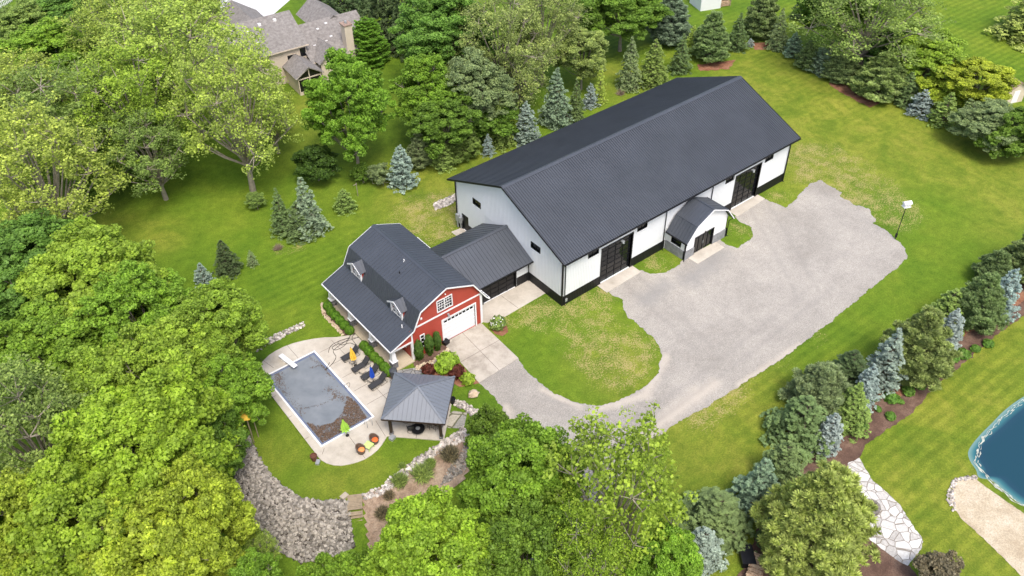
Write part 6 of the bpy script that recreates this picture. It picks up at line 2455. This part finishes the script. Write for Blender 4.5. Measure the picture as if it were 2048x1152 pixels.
C('b2', 768, 330, 762, 378, 46, 'grey', 'low grey-green bush beside the big blue spruce', 'shrub', gk, 'shrub')
C('b2', 730, 330, 725, 372, 36, 'mid', 'low dark green bush under the upright bright tree', 'shrub', gk, 'shrub')
C('s3', 1262, 75, 1256, 186, 56, 'grey', 'grey-green spruce above the roof, left of the bright green one', group=gk)
C('s3', 1308, 80, 1302, 182, 74, 'lspruce', 'bright green drooping spruce above the roof', group=gk)
C('s1', 1367, 70, 1358, 152, 46, 'spruce', 'narrow dark green spruce between bright spruce and round pine', group=gk)
C('s1', 1384, 52, 1382, 110, 36, 'pale', 'pale green spruce behind the narrow dark one', group=gk)
C('p3', 1426, 28, 1416, 134, 76, 'pine', 'round grey-green pine at the top of the barn lawn', 'pine_tree', gk)
C('s1', 1478, 28, 1470, 106, 46, 'spruce', 'green spruce right of the round pine', group=gk)
C('p2', 1345, -12, 1334, 100, 90, 'bgreen', 'large silvery blue spruce at the top edge', group=gk)
C('p1', 1520, -25, 1515, 86, 66, 'pine', 'dark green pine at the top edge above the row', 'pine_tree', gk)
C('s4', 1498, 78, 1499, 95, 18, 'vblue', 'tiny blue spruce seedling at the lawn corner', group=gk)
C('s1', 1562, 18, 1550, 105, 42, 'grey', 'grey-green spruce right of the dark top edge pine', group=gk)
C('s4', 1597, 0, 1596, 44, 40, 'dspruce', 'small very dark spruce at the top edge', group=gk)
gq = 'conifer row bordering the right lawn'
C('s2', 1590, 66, 1582, 119, 40, 'bgreen', 'short blue-green spruce at the start of the upper right row', group=gq)
C('p3', 1618, 85, 1610, 145, 46, 'pine', 'bushy green pine second in the upper right row', 'pine_tree', gq)
C('s2', 1648, 92, 1634, 152, 46, 'bgreen', 'blue-green spruce third in the upper right row', group=gq)
C('p1', 1690, 112, 1677, 168, 84, 'pine', 'spreading grey-green pine in front of the leaning trunk', 'pine_tree', gq)
C('p1', 1768, 110, 1748, 210, 98, 'ogpine', 'largest olive pine of the upper right row', 'pine_tree', gq)
C('s1', 1822, 145, 1803, 216, 58, 'spruce', 'dark green spruce left of the small blue spruce', group=gq)
C('s4', 1847, 180, 1833, 238, 50, 'vblue', 'small bright blue spruce on the right lawn edge', group=gq)
C('s4', 1901, 188, 1879, 259, 60, 'lgreen', 'neat light green cone right of the small blue spruce', group=gq)
C('s3', 2040, -60, 2045, 95, 130, 'ypine', 'layered gold-tipped evergreen in the upper right corner', group=gq)
C('s2', 740, 38, 742, 138, 10, 'deep', 'thin evergreen sapling hidden behind the oval arborvitae', group=None) if False else None
C('arb', 735, 36, 742, 140, 76, 'box', 'tall oval arborvitae right of the beige house', 'arborvitae_tree')
gd_ = 'dark spruces beyond the beige house'
C('s3', 700, -90, 690, 60, 90, 'dspruce', 'dark spruce right behind the house chimney', group=gd_)
C('s3', 770, -70, 775, 105, 100, 'dspruce', 'dark spruce just right of the oval arborvitae', group=gd_)
C('s3', 820, -60, 815, 120, 80, 'dspruce', 'dark spruce between arborvitae and the rich green maple', group=gd_)
C('s3', 650, -60, 645, 40, 70, 'dspruce', 'dark spruce beyond the roof ridge of the house', group=gd_)
C('s3', 745, -120, 740, 30, 90, 'dspruce', 'dark spruce highest at the top edge', group=gd_)
gl = 'young conifers on the rear lawn'
C('s1', 615, 355, 625, 482, 76, 'bgreen', 'tallest blue-green spruce of the group on the rear lawn', group=gl)
C('s1', 560, 378, 572, 475, 52, 'spruce', 'slim dark spruce on the left of the lawn group', group=gl)
C('s3', 590, 405, 608, 488, 72, 'spruce', 'drooping green spruce in front of the lawn group', group=gl)
C('s3', 457, 477, 462, 557, 58, 'dspruce', 'lone dark green spruce on the rear lawn', group=gl)
C('s4', 410, 525, 413, 576, 40, 'bspruce', 'small blue spruce beside the lone dark one', group=gl)
C('s4', 508, 500, 508, 536, 24, 'grey', 'tiny pale sapling right of the lone dark spruce', group=gl)
C('s2', 696, 378, 693, 430, 46, 'lspruce', 'yellow-green dwarf conifer on the rear lawn', group=gl)
C('b2', 517, 386, 517, 424, 36, 'lgreen', 'small leafy bush on the rear lawn left of the spruces', 'shrub', None, 'shrub')
C('b2', 1850, 1100, 1850, 1190, 70, 'brown', 'twiggy brown-leaved shrub by the lower end of the terrace', 'shrub', None, 'shrub')

# shrubs and beds
PR['box'] = shrub_proto(51, .5, 2600, .045, .95, .12)
PR['bush'] = shrub_proto(52, .8, 3200, .075, .8, .5)
PR['vine'] = shrub_proto(53, .45, 3200, .07, 3.0, .35)


def reed_proto(seed, r, n):
    global RNG
    RNG = np.random.default_rng(seed)
    an = RNG.uniform(0, 6.283, n)
    el = RNG.uniform(.35, 1.45, n)
    ln = r * RNG.uniform(.7, 1.5, n)
    d = np.stack([np.cos(an) * np.cos(el), np.sin(an) * np.cos(el), np.sin(el)], 1)
    root = np.stack([RNG.normal(0, r * .16, n), RNG.normal(0, r * .16, n), np.zeros(n)], 1)
    me = quads_mesh('foliage', root + d * (ln / 2)[:, None], rdir(n), ln / 2, RNG.uniform(0, 1, n), .07, d, 0)
    me.materials.append(LEAF)
    tb = MB()
    tb.lathe([(r * .2, 0), (r * .16, .08)], (0, 0, 0), 8)
    return (tb.build('stem', MT['tuft_litter']), me, 1.0, r)


PR['tuft'] = reed_proto(54, .62, 1500)
z1 = lambda x, y: (500 + x * 560 / 1613, 560 + y * 560 / 1613)
bi = ['first', 'second', 'third', 'fourth', 'fifth', 'sixth']
for k, q in enumerate([(447, 148), (468, 180), (492, 203), (517, 229), (543, 258), (573, 288)]):
    p = G(*z1(*q), .45)
    place('box', p.x, p.y, 1.0, 1.0, GREENS['box'], 'clipped round boxwood in the upper row, %s from the far porch corner' % bi[k], 'shrub', 'boxwoods along the porch', 'boxwood')
for k, q in enumerate([(657, 377), (685, 407), (713, 440), (742, 468), (773, 498), (797, 528)]):
    p = G(*z1(*q), .45)
    place('box', p.x, p.y, 1.0, 1.0, GREENS['box'], 'clipped round boxwood in the row behind the loungers, %s from the hose end' % bi[k], 'shrub', 'boxwoods along the porch', 'boxwood')
for (x, y, s, c, lb) in [(1428, 250, 1.0, 'white_g', 'hydrangea bush with white blooms beside the garage apron'), (1028, 512, .8, 'burg', 'dark burgundy bush behind the pavilion, left one'), (1135, 485, 1.35, 'spring', 'large spring green bush above the pavilion roof'),
                         (1190, 528, .9, 'burg', 'dark burgundy bush right of the large green bush'), (1255, 565, .8, 'spring', 'low lime bush at the corner of the garage drive')]:
    p = G(*z1(x, y), .55)
    place('bush', p.x, p.y, s, s, GREENS[c], lb, 'shrub', None, 'shrub')
# white flower heads
q = G(*z1(1428, 250), .55)
m2 = MB()
rr = random.Random(4)
for k in range(46):
    a = rr.uniform(0, 6.28); e = rr.uniform(-.1, 1.5)
    m2.blob((q.x + .72 * math.cos(a) * math.cos(e), q.y + .72 * math.sin(a) * math.cos(e), .6 + .62 * math.sin(e)), .065, (1, 1, .8), k, .2, 6, 4)
m2.build('flower_heads', MT['white'])
fl = bpy.data.objects['flower_heads']
for o in COL.objects:
    if o.get('label', '').startswith('hydrangea'):
        fl.parent = o
        bpy.context.view_layer.update()
        fl.matrix_parent_inverse = (Matrix.Translation(o.location) @ o.rotation_euler.to_matrix().to_4x4() @ Matrix.Diagonal((*o.scale, 1))).inverted()
for k, (x, lb) in enumerate(((-15.85, 'climbing vine on the red wall nearest the porch'), (-14.65, 'climbing vine on the red wall right of the slot window'), (-13.7, 'climbing vine on the red wall nearest the garage door'))):
    place('vine', x, 2.95, .95 if k < 2 else .85, .98 if k < 2 else .92, GREENS['deep'], lb, 'vine', 'vines on the red barn wall', 'climbing_vine')
for k, (px, py, s, c) in enumerate([(800, 965, 1.2, 'olive'), (845, 950, 1.5, 'olive'), (900, 912, 1.4, 'brown'), (860, 930, .9, 'lgreen'), (765, 1022, 1.1, 'brown'), (778, 992, .8, 'brown'), (805, 935, .6, 'lgreen'), (790, 1020, 1, 'olive')]):
    p = G(px, py)
    wh = ['left of the wooden steps side', 'tallest in the middle of the reed bed', 'brown one at the right end of the reed bed', 'small green one behind the tallest', 'brown one next to the wooden steps', 'small brown one near the rock border', 'small green one in the rock border', 'lowest one in the reed bed'][k]
    if k == 0: wh = 'dark green one in the reed bed nearest the lawn'
    place('tuft', p.x, p.y, s * .95, s * 1.1, GREENS[c], 'ornamental grass clump, ' + wh, 'grass clump', 'grass clumps in the reed bed', 'grass_clump', z=height(p.x, p.y))
# low perennials along the right bed
for k, (px, py, s) in enumerate([(1975, 690, .8), (1925, 712, 1.0), (1905, 720, .9), (1885, 730, .8), (1860, 742, .9), (1870, 735, .7), (1835, 760, 1.0), (1840, 775, .7), (1815, 785, .9), (1782, 800, 1.0), (1780, 835, .7), (1755, 820, .5), (1728, 855, .6), (1800, 805, .5), (1746, 800, .5), (1950, 700, .7)]):
    p = G(px, py)
    place('bush', p.x, p.y, s * .8, s * .55, GREENS['emerald'], 'low green perennial in the bark bed, %s' % ['topmost of the row', 'wide one second from the top', 'third from the top', 'fourth from the top', 'wide one at mid row', 'small one tucked behind mid row', 'wide one below mid row', 'small one below the wide pair', 'first of the lower group', 'wide one in front of the red bark patch', 'alone at the lawn edge low down', 'small one on the open red bark', 'lowest of all near the terrace', 'small one by the red bark patch', 'tiny one left of the red bark patch', 'smallest at the top by the blue spruce'][k], 'plant', 'perennials in the bark bed', 'perennial_plant')

# unused templates are removed
for k, (tr, me, H, Rx) in PR.items():
    if k not in USED: bpy.data.objects.remove(tr)
